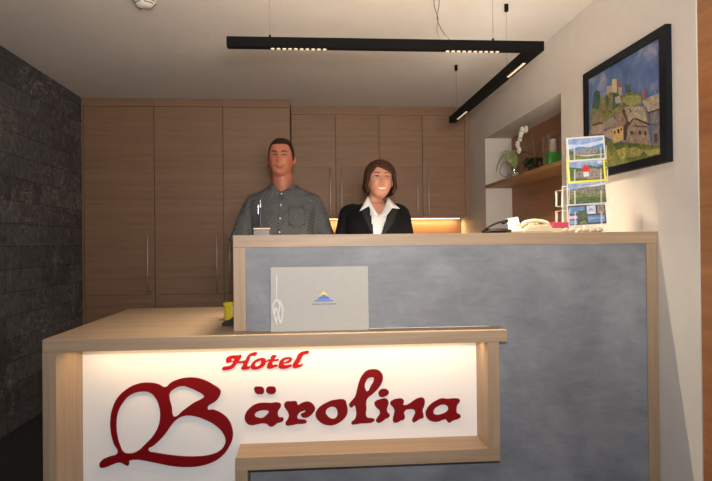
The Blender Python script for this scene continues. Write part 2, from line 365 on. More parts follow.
LET = {'emblem':[[(-0.8395,0.2753),(-0.8326,0.2925),(-0.8053,0.3063),(-0.7685,0.3225),(-0.7835,0.3624),(-0.7942,0.4109),(-0.7956,0.4547),(-0.7867,0.5025),(-0.765,0.5456),(-0.7305,0.5771),(-0.6918,0.5953),(-0.6488,0.6002),(-0.6101,0.5939),(-0.5782,0.5806),(-0.5587,0.5969),(-0.5326,0.6085),(-0.5065,0.6148),(-0.4631,0.6154),(-0.424,0.6046),(-0.3892,0.585),(-0.3614,0.563),(-0.3589,0.5532),(-0.3723,0.5252),(-0.4119,0.4865),(-0.3901,0.4832),(-0.3596,0.4698),(-0.3292,0.4414),(-0.3137,0.4036),(-0.3123,0.3681),(-0.3258,0.3331),(-0.3568,0.2943),(-0.3964,0.271),(-0.4488,0.258),(-0.5009,0.2564),(-0.5615,0.2641),(-0.5826,0.269),(-0.6213,0.2784),(-0.66,0.2878),(-0.7028,0.2938),(-0.7243,0.2876),(-0.727,0.271),(-0.7415,0.2759),(-0.7602,0.2845),(-0.7884,0.2777),(-0.8226,0.2659),(-0.8353,0.2673)],[(-0.6706,0.5665),(-0.6405,0.5613),(-0.6191,0.5413),(-0.6039,0.5056),(-0.5999,0.4703),(-0.6054,0.4309),(-0.6247,0.3919),(-0.6594,0.3536),(-0.694,0.3241),(-0.7241,0.3173),(-0.7454,0.3234),(-0.7605,0.3528),(-0.7705,0.3926),(-0.7735,0.4408),(-0.7655,0.4887),(-0.7438,0.5275),(-0.7136,0.5555)],[(-0.5111,0.5841),(-0.4852,0.5771),(-0.4548,0.563),(-0.4271,0.5445),(-0.4246,0.5382),(-0.4333,0.5297),(-0.464,0.5147),(-0.5076,0.4851),(-0.5443,0.4589),(-0.5494,0.4626),(-0.5552,0.4998),(-0.5635,0.5353),(-0.5625,0.5547),(-0.5459,0.5718)],[(-0.4905,0.4643),(-0.4557,0.4587),(-0.4123,0.4405),(-0.3732,0.4145),(-0.3499,0.3871),(-0.3405,0.3602),(-0.3477,0.3338),(-0.3654,0.315),(-0.3961,0.302),(-0.4485,0.2959),(-0.5092,0.2982),(-0.5698,0.3066),(-0.6214,0.3173),(-0.6472,0.3253),(-0.6471,0.3358),(-0.6298,0.3457),(-0.6038,0.3676),(-0.5776,0.3966),(-0.5558,0.4276),(-0.5296,0.4532),(-0.5078,0.4622)]],'a':[[(-0.1171,0.4987),(-0.1158,0.4897),(-0.1277,0.4694),(-0.1279,0.4522),(-0.1231,0.4437),(-0.1074,0.4412),(-0.1061,0.4322),(-0.1144,0.4255),(-0.1316,0.4213),(-0.1419,0.4127),(-0.1577,0.4077),(-0.1659,0.4121),(-0.1726,0.4192),(-0.1931,0.4226),(-0.2136,0.4192),(-0.2409,0.4173),(-0.2557,0.4274),(-0.2624,0.4441),(-0.2574,0.4666),(-0.2402,0.4866),(-0.2162,0.501),(-0.1855,0.5049),(-0.1548,0.5033),(-0.1308,0.5046)],[(-0.1789,0.4758),(-0.1653,0.4706),(-0.1668,0.4637),(-0.1757,0.4537),(-0.1895,0.4438),(-0.2099,0.4452),(-0.2215,0.4517),(-0.2221,0.46),(-0.2131,0.47),(-0.196,0.4756)]],'dot1':[[(-0.2224,0.5685),(-0.2054,0.5715),(-0.1883,0.5676),(-0.1836,0.5571),(-0.1865,0.5448),(-0.1988,0.5417),(-0.2158,0.5457),(-0.2212,0.5548)]],'dot2':[[(-0.1713,0.5671),(-0.1541,0.5707),(-0.1405,0.5676),(-0.1357,0.5592),(-0.1386,0.5455),(-0.1476,0.5409),(-0.1646,0.5428),(-0.1741,0.5513)]],'r':[[(-0.0965,0.5049),(-0.0758,0.5071),(-0.0518,0.505),(-0.0471,0.4924),(-0.0312,0.4988),(-0.0139,0.5038),(0.0034,0.5019),(0.0205,0.4855),(0.0238,0.4736),(0.0147,0.458),(-0.0041,0.4427),(-0.0179,0.4397),(-0.0317,0.4456),(-0.0337,0.454),(-0.0226,0.4592),(-0.0156,0.4679),(-0.028,0.4676),(-0.0419,0.4598),(-0.0489,0.4462),(-0.0476,0.4358),(-0.0318,0.4318),(-0.0146,0.4278),(-0.0112,0.4208),(-0.0216,0.4163),(-0.0492,0.4151),(-0.0768,0.4105),(-0.0939,0.4118),(-0.0973,0.4201),(-0.0889,0.4337),(-0.0833,0.4507),(-0.0886,0.4681),(-0.0967,0.4801),(-0.1021,0.4927)]],'o':[[(0.1109,0.5084),(0.1353,0.5097),(0.1492,0.5044),(0.1539,0.4904),(0.1579,0.4673),(0.1556,0.45),(0.1449,0.433),(0.1239,0.4163),(0.0994,0.406),(0.0751,0.4062),(0.051,0.4153),(0.0324,0.4332),(0.0257,0.4507),(0.0328,0.4692),(0.0482,0.4846),(0.0726,0.4977),(0.0935,0.5061)],[(0.0933,0.4818),(0.1071,0.4779),(0.116,0.4617),(0.1158,0.4444),(0.1067,0.4322),(0.0907,0.4313),(0.0755,0.4422),(0.0673,0.4563),(0.0709,0.4701),(0.0814,0.4787)]],'l':[[(0.2608,0.6301),(0.2853,0.6274),(0.2993,0.6165),(0.3061,0.5989),(0.301,0.5746),(0.2845,0.5506),(0.2597,0.5269),(0.242,0.5135),(0.2362,0.4997),(0.2359,0.4684),(0.2342,0.4406),(0.2411,0.4299),(0.2586,0.4273),(0.2691,0.422),(0.262,0.4132),(0.2374,0.4091),(0.2094,0.4087),(0.1884,0.4059),(0.1744,0.4077),(0.1745,0.4147),(0.1872,0.4247),(0.1944,0.4453),(0.1925,0.4663),(0.1857,0.4839),(0.1751,0.4758),(0.1661,0.481),(0.1662,0.49),(0.1754,0.5016),(0.1895,0.5185),(0.1982,0.5461),(0.2077,0.5807),(0.222,0.6081),(0.2397,0.6251)],[(0.2569,0.5988),(0.2674,0.5964),(0.2687,0.5859),(0.2565,0.5619),(0.2388,0.5394),(0.2333,0.5486),(0.2299,0.5626),(0.2357,0.5834),(0.245,0.595)]],'idot':[[(0.2914,0.5399),(0.3126,0.5477),(0.3287,0.5389),(0.3301,0.5304),(0.3158,0.5183),(0.2947,0.5168),(0.2878,0.5261)]],'i':[[(0.2769,0.4985),(0.291,0.5037),(0.3192,0.5063),(0.3276,0.497),(0.326,0.4796),(0.3209,0.4623),(0.3256,0.4481),(0.3326,0.4409),(0.3304,0.4319),(0.3148,0.424),(0.2971,0.412),(0.283,0.4097),(0.2761,0.4169),(0.2832,0.4306),(0.2925,0.4457),(0.2906,0.4597),(0.2801,0.4705),(0.2718,0.4812),(0.2705,0.4896)]],'n':[[(0.3474,0.4999),(0.3651,0.5049),(0.3898,0.5021),(0.3932,0.4929),(0.3896,0.4811),(0.4001,0.4773),(0.4179,0.4837),(0.4358,0.4958),(0.4572,0.5057),(0.4749,0.5052),(0.4805,0.4945),(0.4782,0.4749),(0.4708,0.4541),(0.4742,0.4364),(0.474,0.4245),(0.4598,0.4193),(0.4419,0.4094),(0.4312,0.4063),(0.4277,0.412),(0.435,0.4307),(0.4409,0.448),(0.4339,0.4587),(0.4177,0.4613),(0.3999,0.4577),(0.3927,0.446),(0.3961,0.4319),(0.3939,0.4215),(0.3782,0.415),(0.3605,0.4072),(0.3485,0.4104),(0.3465,0.4195),(0.3502,0.4369),(0.3539,0.4542),(0.3471,0.4719),(0.3366,0.4848),(0.3381,0.4932)]],'a2':[[(0.5533,0.5007),(0.5783,0.4979),(0.6141,0.4989),(0.6284,0.4949),(0.6283,0.4858),(0.6196,0.4741),(0.6151,0.4601),(0.617,0.4389),(0.6313,0.4293),(0.6312,0.4208),(0.6167,0.4128),(0.5987,0.4078),(0.5843,0.3998),(0.5758,0.405),(0.5702,0.4137),(0.5559,0.4127),(0.5379,0.4063),(0.513,0.4071),(0.4918,0.4197),(0.4849,0.4396),(0.4908,0.4591),(0.5067,0.4775),(0.5318,0.4929)],[(0.553,0.4761),(0.5709,0.4734),(0.5794,0.4647),(0.5792,0.4507),(0.5705,0.4425),(0.5526,0.4353),(0.5311,0.4325),(0.5191,0.4385),(0.517,0.4491),(0.5243,0.4629),(0.5387,0.4716)]],'H':[[(-0.3517,0.651),(-0.3474,0.6551),(-0.3347,0.6577),(-0.3206,0.6602),(-0.3106,0.6685),(-0.3077,0.677),(-0.3148,0.6771),(-0.3233,0.6745),(-0.3332,0.6733),(-0.3359,0.6805),(-0.3344,0.6905),(-0.323,0.6988),(-0.3061,0.7018),(-0.2891,0.7014),(-0.275,0.7019),(-0.275,0.6962),(-0.2794,0.6863),(-0.2837,0.6792),(-0.2681,0.6788),(-0.2582,0.6814),(-0.2538,0.6913),(-0.2438,0.704),(-0.2295,0.7102),(-0.2111,0.7109),(-0.212,0.7046),(-0.2183,0.6991),(-0.2296,0.6999),(-0.2367,0.6967),(-0.2411,0.6853),(-0.2469,0.6711),(-0.2513,0.6584),(-0.2471,0.6545),(-0.24,0.6552),(-0.24,0.6495),(-0.2471,0.6454),(-0.2642,0.6435),(-0.2741,0.6461),(-0.2754,0.6504),(-0.2697,0.6588),(-0.2668,0.6702),(-0.2781,0.6705),(-0.2908,0.6708),(-0.2965,0.6624),(-0.3065,0.6526),(-0.3207,0.6459),(-0.3376,0.6443),(-0.3503,0.6452)],[(-0.3133,0.6885),(-0.3048,0.6897),(-0.302,0.6854),(-0.3063,0.6798),(-0.3133,0.6808),(-0.3153,0.6843)]],'o2':[[(-0.2127,0.6832),(-0.1985,0.6877),(-0.1842,0.6882),(-0.1758,0.6822),(-0.1744,0.6765),(-0.1687,0.6778),(-0.1687,0.6726),(-0.1744,0.6722),(-0.1788,0.6608),(-0.1903,0.6511),(-0.2017,0.6456),(-0.2188,0.6432),(-0.233,0.6464),(-0.2371,0.6537),(-0.2342,0.6637),(-0.2256,0.6749)],[(-0.2028,0.6772),(-0.1957,0.6784),(-0.1944,0.6698),(-0.2002,0.6599),(-0.2102,0.6544),(-0.2187,0.6561),(-0.22,0.6633),(-0.2143,0.6717)]],'t':[[(-0.1678,0.6816),(-0.1563,0.6828),(-0.1534,0.6942),(-0.1334,0.698),(-0.132,0.6936),(-0.1363,0.6894),(-0.1392,0.6823),(-0.1235,0.6825),(-0.1236,0.6776),(-0.1364,0.6759),(-0.145,0.6739),(-0.1494,0.6639),(-0.148,0.6596),(-0.1309,0.6606),(-0.1275,0.6562),(-0.1395,0.6508),(-0.1538,0.6454),(-0.1667,0.6457),(-0.1709,0.6501),(-0.1694,0.6587),(-0.165,0.6686),(-0.1621,0.6757),(-0.1678,0.6759)]],'e':[[(-0.1193,0.6718),(-0.1092,0.683),(-0.0934,0.6884),(-0.0791,0.6895),(-0.0691,0.6849),(-0.0692,0.6777),(-0.0764,0.6693),(-0.0908,0.6653),(-0.1023,0.6627),(-0.1023,0.6584),(-0.0909,0.6558),(-0.0765,0.6578),(-0.0702,0.6587),(-0.0703,0.6533),(-0.0766,0.6491),(-0.0967,0.6433),(-0.1139,0.6438),(-0.1238,0.6503),(-0.1223,0.6618)],[(-0.1022,0.6742),(-0.0906,0.6811),(-0.0806,0.6823),(-0.0821,0.6766),(-0.0922,0.6711),(-0.1022,0.6685)]],'l2':[[(-0.0505,0.6844),(-0.0446,0.6973),(-0.033,0.7071),(-0.0186,0.7116),(0.0015,0.7106),(0.0009,0.7063),(-0.0072,0.7007),(-0.0187,0.6995),(-0.0245,0.6939),(-0.0304,0.6825),(-0.0377,0.6683),(-0.0435,0.6592),(-0.0364,0.6567),(-0.0249,0.6599),(-0.0255,0.655),(-0.035,0.6495),(-0.048,0.6455),(-0.0623,0.6459),(-0.0666,0.6517),(-0.0636,0.6632),(-0.0563,0.6745)]]}
PAINT = [('castle',[(2.9089,1.9073),(2.8593,1.9022),(2.8567,1.8302),(2.9106,1.8428)]),('tower',[(2.8541,1.9285),(2.8079,1.9184),(2.8075,1.8187),(2.8567,1.8302)]),('roofred',[(2.7847,1.9085),(2.7958,1.8747),(2.7599,1.8656)]),('castle',[(2.7958,1.8747),(2.7599,1.8656),(2.7586,1.8073),(2.7973,1.8163)]),('pine',[(3.0502,1.8755),(3.0405,1.9131),(3.0148,1.9186),(2.9818,1.9025),(2.9666,1.8559)]),('pine',[(2.8117,1.8271),(2.7999,1.8868),(2.787,1.8212)]),('pine',[(2.7298,1.8292),(2.7231,1.8742),(2.7041,1.8586),(2.6875,1.8684),(2.682,1.8176)]),('hill',[(3.0891,1.7226),(3.0753,1.8474),(3.0242,1.8639),(2.9654,1.8685),(2.8543,1.8684),(2.7687,1.8301),(2.7029,1.8309),(2.5956,1.7964),(2.5746,1.7515),(2.7048,1.7563),(2.9498,1.7378)]),('pine',[(3.0654,1.8358),(3.0436,1.8871),(3.0035,1.896),(2.9754,1.8526),(2.9863,1.8092)]),('hilldark',[(2.9585,1.7668),(2.9284,1.8326),(2.8555,1.8247),(2.839,1.7772),(2.8754,1.7497)]),('hilllight',[(2.761,1.8027),(2.7194,1.8182),(2.6107,1.792),(2.5966,1.7565),(2.6887,1.7611)]),('pine',[(2.8566,1.781),(2.8457,1.8575),(2.7935,1.8533),(2.7868,1.783)]),('roofred',[(2.568,1.8202),(2.5878,1.7775),(2.5508,1.7687)]),('rooftan',[(2.5846,1.7618),(2.5382,1.7667),(2.4528,1.7653),(2.4504,1.6964),(2.5327,1.6988),(2.5678,1.7301)]),('shade',[(2.5327,1.6988),(2.4504,1.6964),(2.4477,1.6428),(2.5268,1.6507)]),('rooftan',[(2.7788,1.7641),(2.7046,1.7646),(2.5677,1.734),(2.5398,1.6964),(2.5295,1.6535),(2.6906,1.6868)]),('roofbrown',[(3.0667,1.789),(2.9961,1.8067),(2.9491,1.7649),(3.0076,1.7446)]),('wallpink',[(3.0718,1.7524),(2.9404,1.736),(2.9362,1.681),(3.0731,1.7055)]),('roofgrey',[(2.9498,1.7378),(2.8398,1.7467),(2.832,1.7059),(2.932,1.6983)]),('wallpink',[(2.9359,1.6945),(2.8499,1.6962),(2.8427,1.6337),(2.9421,1.673)]),('roofbrown',[(2.8589,1.6935),(2.8047,1.7524),(2.713,1.7514),(2.7031,1.6976),(2.7474,1.6827)]),('ochre',[(2.8501,1.6893),(2.7524,1.6845),(2.7473,1.6218),(2.8431,1.6188)]),('dark',[(2.8066,1.6794),(2.7861,1.6781),(2.7833,1.6579),(2.8037,1.659)]),('dark',[(2.7474,1.6827),(2.7062,1.7024),(2.6906,1.6868),(2.7167,1.604),(2.749,1.6221)]),('house',[(2.7101,1.6739),(2.6511,1.697),(2.541,1.6479),(2.5178,1.5555),(2.7249,1.6012)]),('dark',[(2.723,1.6764),(2.6555,1.7061),(2.524,1.6501),(2.527,1.6429),(2.6526,1.6973),(2.7102,1.6698)]),('dark',[(2.6516,1.6791),(2.6443,1.6614),(2.5484,1.6391),(2.5482,1.6446),(2.6365,1.6648)]),('shade',[(2.5158,1.6407),(2.4504,1.641),(2.446,1.544),(2.508,1.5578)]),('dark',[(2.4932,1.6017),(2.4727,1.6018),(2.471,1.5595),(2.4941,1.5633)]),('grass',[(3.1103,1.7122),(2.9421,1.6712),(2.8431,1.6188),(2.7248,1.6054),(2.515,1.5574),(2.446,1.5463),(2.443,1.5057),(2.8459,1.5117),(3.1156,1.5221)]),('grasslight',[(2.8092,1.5805),(2.709,1.5902),(2.5723,1.5443),(2.6172,1.527),(2.7763,1.5327)]),('dark',[(2.8328,1.6756),(2.8206,1.6751),(2.8192,1.6618),(2.8314,1.6622)]),('dark',[(2.7726,1.679),(2.7608,1.6785),(2.7595,1.6647),(2.7712,1.6651)]),('dark',[(2.6836,1.6482),(2.6632,1.6469),(2.6621,1.6303),(2.6824,1.6322)]),('dark',[(2.6145,1.6379),(2.5951,1.6343),(2.5941,1.6165),(2.6134,1.62)]),('dark',[(2.5703,1.6274),(2.5531,1.6234),(2.5506,1.6056),(2.5678,1.6095)]),('dark',[(2.7621,1.7604),(2.7339,1.7627),(2.7187,1.7175),(2.7062,1.7024),(2.7143,1.6998),(2.7349,1.7208)]),('dark',[(2.6968,1.7546),(2.6889,1.7545),(2.6509,1.7035),(2.6588,1.701)]),('rooftan',[(2.6895,1.7281),(2.65,1.7402),(2.6128,1.7038),(2.6511,1.697)]),('shade',[(2.5677,1.734),(2.5463,1.7253),(2.524,1.6501),(2.5408,1.6573)]),('dark',[(2.5326,1.7027),(2.4503,1.7002),(2.4505,1.6942),(2.53,1.6943)]),('shade',[(2.9319,1.7027),(2.8408,1.7059),(2.8411,1.6963),(2.9285,1.6904)]),('dark',[(3.0576,1.7496),(2.9403,1.7396),(2.9405,1.7324),(3.0578,1.7422)]),('castle',[(2.82,1.8338),(2.7687,1.8301),(2.7612,1.7943),(2.8121,1.8016)]),('pine',[(3.0234,1.8916),(3.003,1.9143),(2.9844,1.8776)]),('hilldark',[(2.9762,1.8253),(2.9469,1.8459),(2.9197,1.8082),(2.9301,1.77),(2.9678,1.7778)]),('pine',[(2.9131,1.847),(2.8941,1.8693),(2.8805,1.8305),(2.8923,1.7977)]),('grassdark',[(2.709,1.5902),(2.6158,1.5833),(2.6012,1.5688),(2.6934,1.5728)]),('grassdark',[(2.5724,1.5404),(2.502,1.522),(2.5161,1.5124),(2.5873,1.5306)]),('grassdark',[(2.8433,1.6119),(2.7575,1.615),(2.7253,1.5845),(2.8092,1.5805)]),('grasslight',[(2.5723,1.5443),(2.4476,1.5344),(2.4442,1.5097),(2.5442,1.5165)])]

# ------------------------------------------------------------------ reception desk with the lit sign
ZD, YF, YBAR, ZBAR = .806, 2.390, 2.507, 1.191
desk = thing('reception_desk', 'low light oak desk section with the white lit sign front', 'desk', (0, 0, 0))
bm = bmesh.new()
poly = [(-.990, YF), (.783, YF), (.783, YBAR-.001), (-.299, YBAR-.001), (-.299, 3.524), (-.990, 3.524)]
a = [bm.verts.new((x, y, ZD-.0475)) for x, y in poly]; b = [bm.verts.new((x, y, ZD)) for x, y in poly]
bm.faces.new(a); bm.faces.new(b)
for k in range(6): bm.faces.new((a[k], a[(k+1) % 6], b[(k+1) % 6], b[k]))
bmesh.ops.recalc_face_normals(bm, faces=bm.faces)
bmesh.ops.bevel(bm, geom=bm.edges[:], offset=.001, segments=1, affect='EDGES')
obj('worktop', bm, oakX, desk)
YP = 2.560   # face of the sign panel
# left side panel, its inner face splayed towards the sign panel
bm = bmesh.new(); zt = ZD-.048
def vprism(bm, poly, z0, z1):
    a = [bm.verts.new((x, y, z0)) for x, y in poly]; b = [bm.verts.new((x, y, z1)) for x, y in poly]; n = len(poly)
    bm.faces.new(a); bm.faces.new(b)
    for k in range(n): bm.faces.new((a[k], a[(k+1) % n], b[(k+1) % n], b[k]))
    bmesh.ops.recalc_face_normals(bm, faces=bm.faces); return bm
obj('side_panel', vprism(bm, [(-.990, YF+.0005), (-.9415, YF+.0005), (-.905, YP), (-.905, YP+.02), (-.942, YP+.02), (-.942, 3.50), (-.990, 3.50)], 0.001, zt), oakZ, desk)
sign = obj('sign_panel', B(-.9048, .7455, YP, YP+.018, .001, zt), white, desk)
# oak frame round the lower right corner of the sign
fr = obj('frame_post', B(.7035, .749, YF+.0005, YP, .3395, zt), oakZ, desk)
obj('frame_shelf', B(-.282, .749, YF+.0005, YP, .291, .3390), oakX, desk)
obj('frame_post', B(-.282, -.2375, YF+.0005, YP, .001, .2905), oakZ, desk)
obj('back_panel', B(-.942, -.31, 3.46, 3.48, .001, zt), oakX, desk)
led = obj('led_profile', B(-.895, .70, 2.458, 2.482, .7535, .7578), steel, desk)
obj('led_diffuser', B(-.893, .698, 2.461, 2.479, .7525, .7535), ledM, led)

for k, v in LET.items():
    bright = k in ('H', 'o2', 't', 'e', 'l2')  # small upper word takes the red with LED light painted in
    nm = {'emblem': 'letter_b_emblem', 'dot1': 'umlaut_dot', 'dot2': 'umlaut_dot', 'idot': 'letter_dot'}.get(k, 'letter_'+k[0].lower())
    o = outline_mesh(nm, v, YP, .008, redLit if bright else red, sign)
    if k == 'emblem': o['label'] = 'large dark red looped letter B emblem'

# ------------------------------------------------------------------ high counter
bar = thing('reception_counter', 'high reception counter with grey concrete-look front in a light oak frame', 'counter', (0, 0, 0))
YBK = 2.93
obj('counter_top', B(-.298, XR-.003, YBAR, YBK, ZBAR-.049, ZBAR, bev=.001), oakX, bar)
obj('frame_post', B(-.298, -.2485, YBAR, YBK, ZD+.0005, ZBAR-.0495, bev=.001), oakZ, bar)
obj('side_panel', B(-.298, -.2485, 2.60, YBK, .001, ZD+.0004), oakZ, bar)
obj('frame_post', B(1.4265, XR-.003, YBAR, YBK, .001, ZBAR-.0495, bev=.001), oakZ, bar)
obj('front_panel', prism(bmesh.new(), [(-.248, ZD+.0005), (.7495, ZD+.0005), (.7495, .2905), (-.237, .2905), (-.237, .001), (1.426, .001), (1.426, ZBAR-.0495), (-.248, ZBAR-.0495)], YBAR+.004, YBAR+.022), concM, bar)
obj('inner_worktop', B(-.248, 1.426, 2.60, 3.26, .74, .765), new_mat('pale_bounce_top', (.74, .72, .68), .5), bar)  # unseen; deepened and made pale so it bounces light upward

# ------------------------------------------------------------------ guest folder on the desk ledge
linen = new_mat('grey_linen', (.40, .395, .36), .8); v = coords(linen, (1, 1, 1))
n = noise_tex(linen, coords(linen, (900, 900, 60)), 1, 2); n2 = noise_tex(linen, coords(linen, (60, 900, 900)), 1, 2)
lk(linen, mixc(linen, .5, ramp(linen, n, [(.3, (.40, .395, .37)), (.7, (.52, .515, .48))]), ramp(linen, n2, [(.3, (.40, .395, .37)), (.7, (.52, .515, .48))])), bsdf(linen).inputs['Base Color'])
t = thing('guest_folder', 'grey linen landscape folder with white cord and small mountain logo, leaning on the counter front', 'folder', (.047, 2.4705, ZD))
t.rotation_euler = (math.radians(-4.2), 0, 0)
obj('cover', B(-.196, .195, 0, .004, .0, .256, bev=.0012), linen, t)
obj('pages', B(-.190, .189, .0045, .010, .003, .252), paperW, t)
obj('cover', B(-.196, .195, .0105, .0145, .0, .256, bev=.0012), linen, t)
cordM = new_mat('white_cord', (.72, .71, .68), .8)
bm = bmesh.new(); tube(bm, [(-.172, -.002, .222), (-.173, -.0025, .135)], .0028, 6)
cd = [(-.173, .128), (-.186, .105), (-.184, .075), (-.172, .045), (-.166, .07), (-.160, .105), (-.170, .124), (-.158, .118), (-.149, .085), (-.152, .05), (-.158, .035), (-.163, .06), (-.176, .095), (-.180, .06), (-.170, .03)]
tube(bm, smooth_path([(x, -.003-.0015*(i % 3), z) for i, (x, z) in enumerate(cd)], 5), .0036, 6)
obj('cord', bm, cordM, t, True)
lc = (.016, .0)
bm = bmesh.new()
def flatp(bm, pts, y, mi=0):
    f = bm.faces.new([bm.verts.new((x, y, z)) for x, z in pts]); f.material_index = mi; f.normal_update()
    if f.normal.y > 0: f.normal_flip()
X0 = .0155
flatp(bm, [(X0-.040, .117), (X0-.036, .122), (X0+.036, .122), (X0+.040, .117)], -.0006, 0)
flatp(bm, [(X0-.021, .137), (X0, .158), (X0+.021, .137), (X0, .147)], -.0009, 1)
flatp(bm, [(X0-.027, .124), (X0-.020, .133), (X0, .1435), (X0+.020, .133), (X0+.027, .124)], -.0009, 0)
# the caption under it, far too small to read: three runs of tiny strokes
random.seed(3)
x = X0-.047
for run in (14, 6, 14):
    for k in range(run):
        hh = random.choice((.0035, .0035, .005)); 
        flatp(bm, [(x, .104), (x+.0016, .104), (x+.0016, .104+hh), (x, .104+hh)], -.0006, 2); x += .0026
    x += .0045
obj('mountain_logo', bm, [new_mat('logo_blue', (.10, .18, .55), .6), new_mat('logo_yellow', (.85, .75, .08), .6), new_mat('logo_ink', (.08, .08, .16), .6)], t)

# ------------------------------------------------------------------ things left of and on the counter
t = thing('plastic_tub', 'small yellow tub on the desk at the left end of the high counter', 'tub', (-.348, 2.905, ZD+.0005))
bm = bmesh.new(); lathe(bm, [(.036, 0), (.040, .003), (.042, .075), (.041, .078), (.039, .076), (.037, .01), (.0, .008)], 28); obj('body', bm, yellowM, t, True)
bm = bmesh.new(); lathe(bm, [(.0435, .068), (.0445, .070), (.0445, .078), (.0430, .079)], 28, cap=False); obj('rim', bm, yellowM, t, True)
t = thing('tape_dispenser', 'small black desk tape dispenser in front of the yellow tub', 'tape dispenser', (-.312, 2.70, ZD+.0005))
obj('body', prism(bmesh.new(), [(-.055, 0), (.035, 0), (.035, .018), (.022, .036), (-.005, .040), (-.03, .022), (-.055, .012)], -.02, .02), blackP, t)
bm = bmesh.new(); tube(bm, [(.008, -.023, .026), (.008, .023, .026)], .014, 16); obj('tape_roll', bm, new_mat('dark_tape', (.03, .035, .05), .3), t, True)
t = thing('pen_stand', 'dark block pen holder with beige top on the counter before the man', 'pen holder', (-.192, 2.65, ZBAR+.0005))
obj('block', B(-.034, .034, -.03, .03, 0, .026, bev=.002), new_mat('dark_brown', (.07, .055, .05), .4), t)
obj('top_plate', B(-.035, .035, -.031, .031, .0262, .0305, bev=.001), new_mat('beige_plate', (.55, .48, .36), .5), t)
t = thing('pen', 'dark blue ballpoint pen with a silver tip standing upright in the block', 'pen', (-.199, 2.65, ZBAR+.0312))
bm = bmesh.new(); lathe(bm, [(.002, 0), (.0052, .012), (.0055, .085), (.0045, .088)], 14); obj('barrel', bm, new_mat('pen_blue', (.015, .013, .05), .35), t, True)
bm = bmesh.new(); lathe(bm, [(.0050, .0885), (.0048, .103), (.0022, .112), (.0022, .118)], 14); obj('tip', bm, new_mat('silver', (.7, .7, .7), .25, .8), t, True)
obj('clip', B(-.0095, -.0075, -.001, .001, .06, .100), new_mat('silver', (.7, .7, .7), .25, .8), t)

# telephone group
t = thing('telephone', 'cream desk telephone with its handset on the cradle', 'telephone', (.980, 2.68, ZBAR+.0005), rz=.12)
bm = prism(bmesh.new(), [(-.070, 0), (.070, 0), (.070, .028), (.045, .038), (-.045, .030), (-.070, .016)], -.09, .09)
bmesh.ops.bevel(bm, geom=bm.edges[:], offset=.006, segments=3, affect='EDGES'); obj('base', bm, cream, t, True)
bm = bmesh.new(); tube(bm, smooth_path([(-.058, -.06, .034), (-.042, -.06, .046), (0, -.06, .053), (.04, -.06, .048), (.06, -.06, .036)], 5), [.013, .014, .014, .013, .012, .011, .011, .010, .010, .010, .010, .010, .010, .010, .011, .011, .012, .013, .014, .014, .013], 12, flat=.8); obj('handset', bm, cream, t, True)
bm = bmesh.new()
for i in range(3):
    for j in range(4): box(bm, -.03+i*.026, -.012+i*.026, -.02+j*.024, -.004+j*.024, .033+i*.003, .041+i*.003)
obj('keypad', bm, new_mat('phone_keys', (.45, .43, .38), .5), t)
t = obj('card_box', B(-.036, .036, -.018, .018, 0, .026, bev=.002), pinkM, loc=(1.095, 2.59, ZBAR+.019)); tag(t, 'small pink box lying beside the cream telephone', 'box')
t.location = (1.102, 2.635, ZBAR+.0205)
bx = obj('card_stack', B(-.040, .040, -.022, .022, 0, .0195, bev=.001), cream, loc=(1.102, 2.635, ZBAR+.0005)); tag(bx, 'low cream stack of cards under the small pink box', 'cards')
t = thing('standing_card', 'blank white card propped upright behind the cream telephone', 'card', (.972, 2.82, ZBAR+.0005), rz=.12)
t.rotation_euler = (math.radians(-12), math.radians(-9), .12)
obj('card', B(-.030, .030, 0, .0015, 0, .078), paperW, t)
bm = bmesh.new(); box(bm, -.012, .012, .0017, .03, 0, .0015); obj('foot', bm, paperW, t)
t = thing('bag', 'black open bag with a curved rim lying left of the telephone', 'bag', (.845, 2.74, ZBAR+.0005))
bm = bmesh.new(); loft(bm, [((.0, 0, 0.002), .045, .05), ((.0, 0, .012), .062, .06), ((.005, 0, .022), .056, .055)], 24); obj('body', bm, new_mat('dark_leather', (.012, .008, .006), .7, 0, Specular_IOR_Level=.2), t, True)
bm = bmesh.new(); tube(bm, smooth_path([(-.065, -.03, .006), (-.045, -.035, .025), (-.01, -.035, .043), (.03, -.02, .054), (.052, .0, .056)], 5), .006, 10, flat=.8); tube(bm, smooth_path([(-.065, -.03, .006), (-.02, -.045, .010), (.06, -.04, .012)], 4), .005, 8); obj('rim', bm, blackP, t, True)
bm = bmesh.new(); tube(bm, [(.040, .0, .050), (.055, .0, .058)], .009, 10); obj('clasp', bm, blackP, t, True)
shellM = new_mat('shell', (.42, .37, .27), .6)
for k in range(6):
    bm = bmesh.new(); sx = .014+.003*(k % 2)
    secs = [((-sx, 0, .006), .0015, .0015, (0, 1, 0), (0, 0, 1)), ((-sx*.5, 0, .009), .009, .008, (0, 1, 0), (0, 0, 1)), ((0, 0, .010), .011, .0098, (0, 1, 0), (0, 0, 1)), ((sx*.6, 0, .008), .007, .007, (0, 1, 0), (0, 0, 1)), ((sx, 0, .007), .002, .002, (0, 1, 0), (0, 0, 1))]
    loft(bm, secs, 12)
    for q in range(3):
        rr = .0105-.001*abs(q-1); x = (-.4+.4*q)*sx
        tube(bm, [(x, math.cos(a)*rr*1.05, .0095+math.sin(a)*rr*.9) for a in [PI*j/6 for j in range(7)]], .0013, 5)
    o = obj('seashell', bm, shellM, None, True, loc=(1.105+k*.031, 2.575+.006*(k % 2), ZBAR+.0008)); o.rotation_euler = (0, 0, .4*(k % 3)-.3)
    tag(o, 'small beige shell in the row on the counter in front of the card rack', 'shell', 'shells along the counter edge')

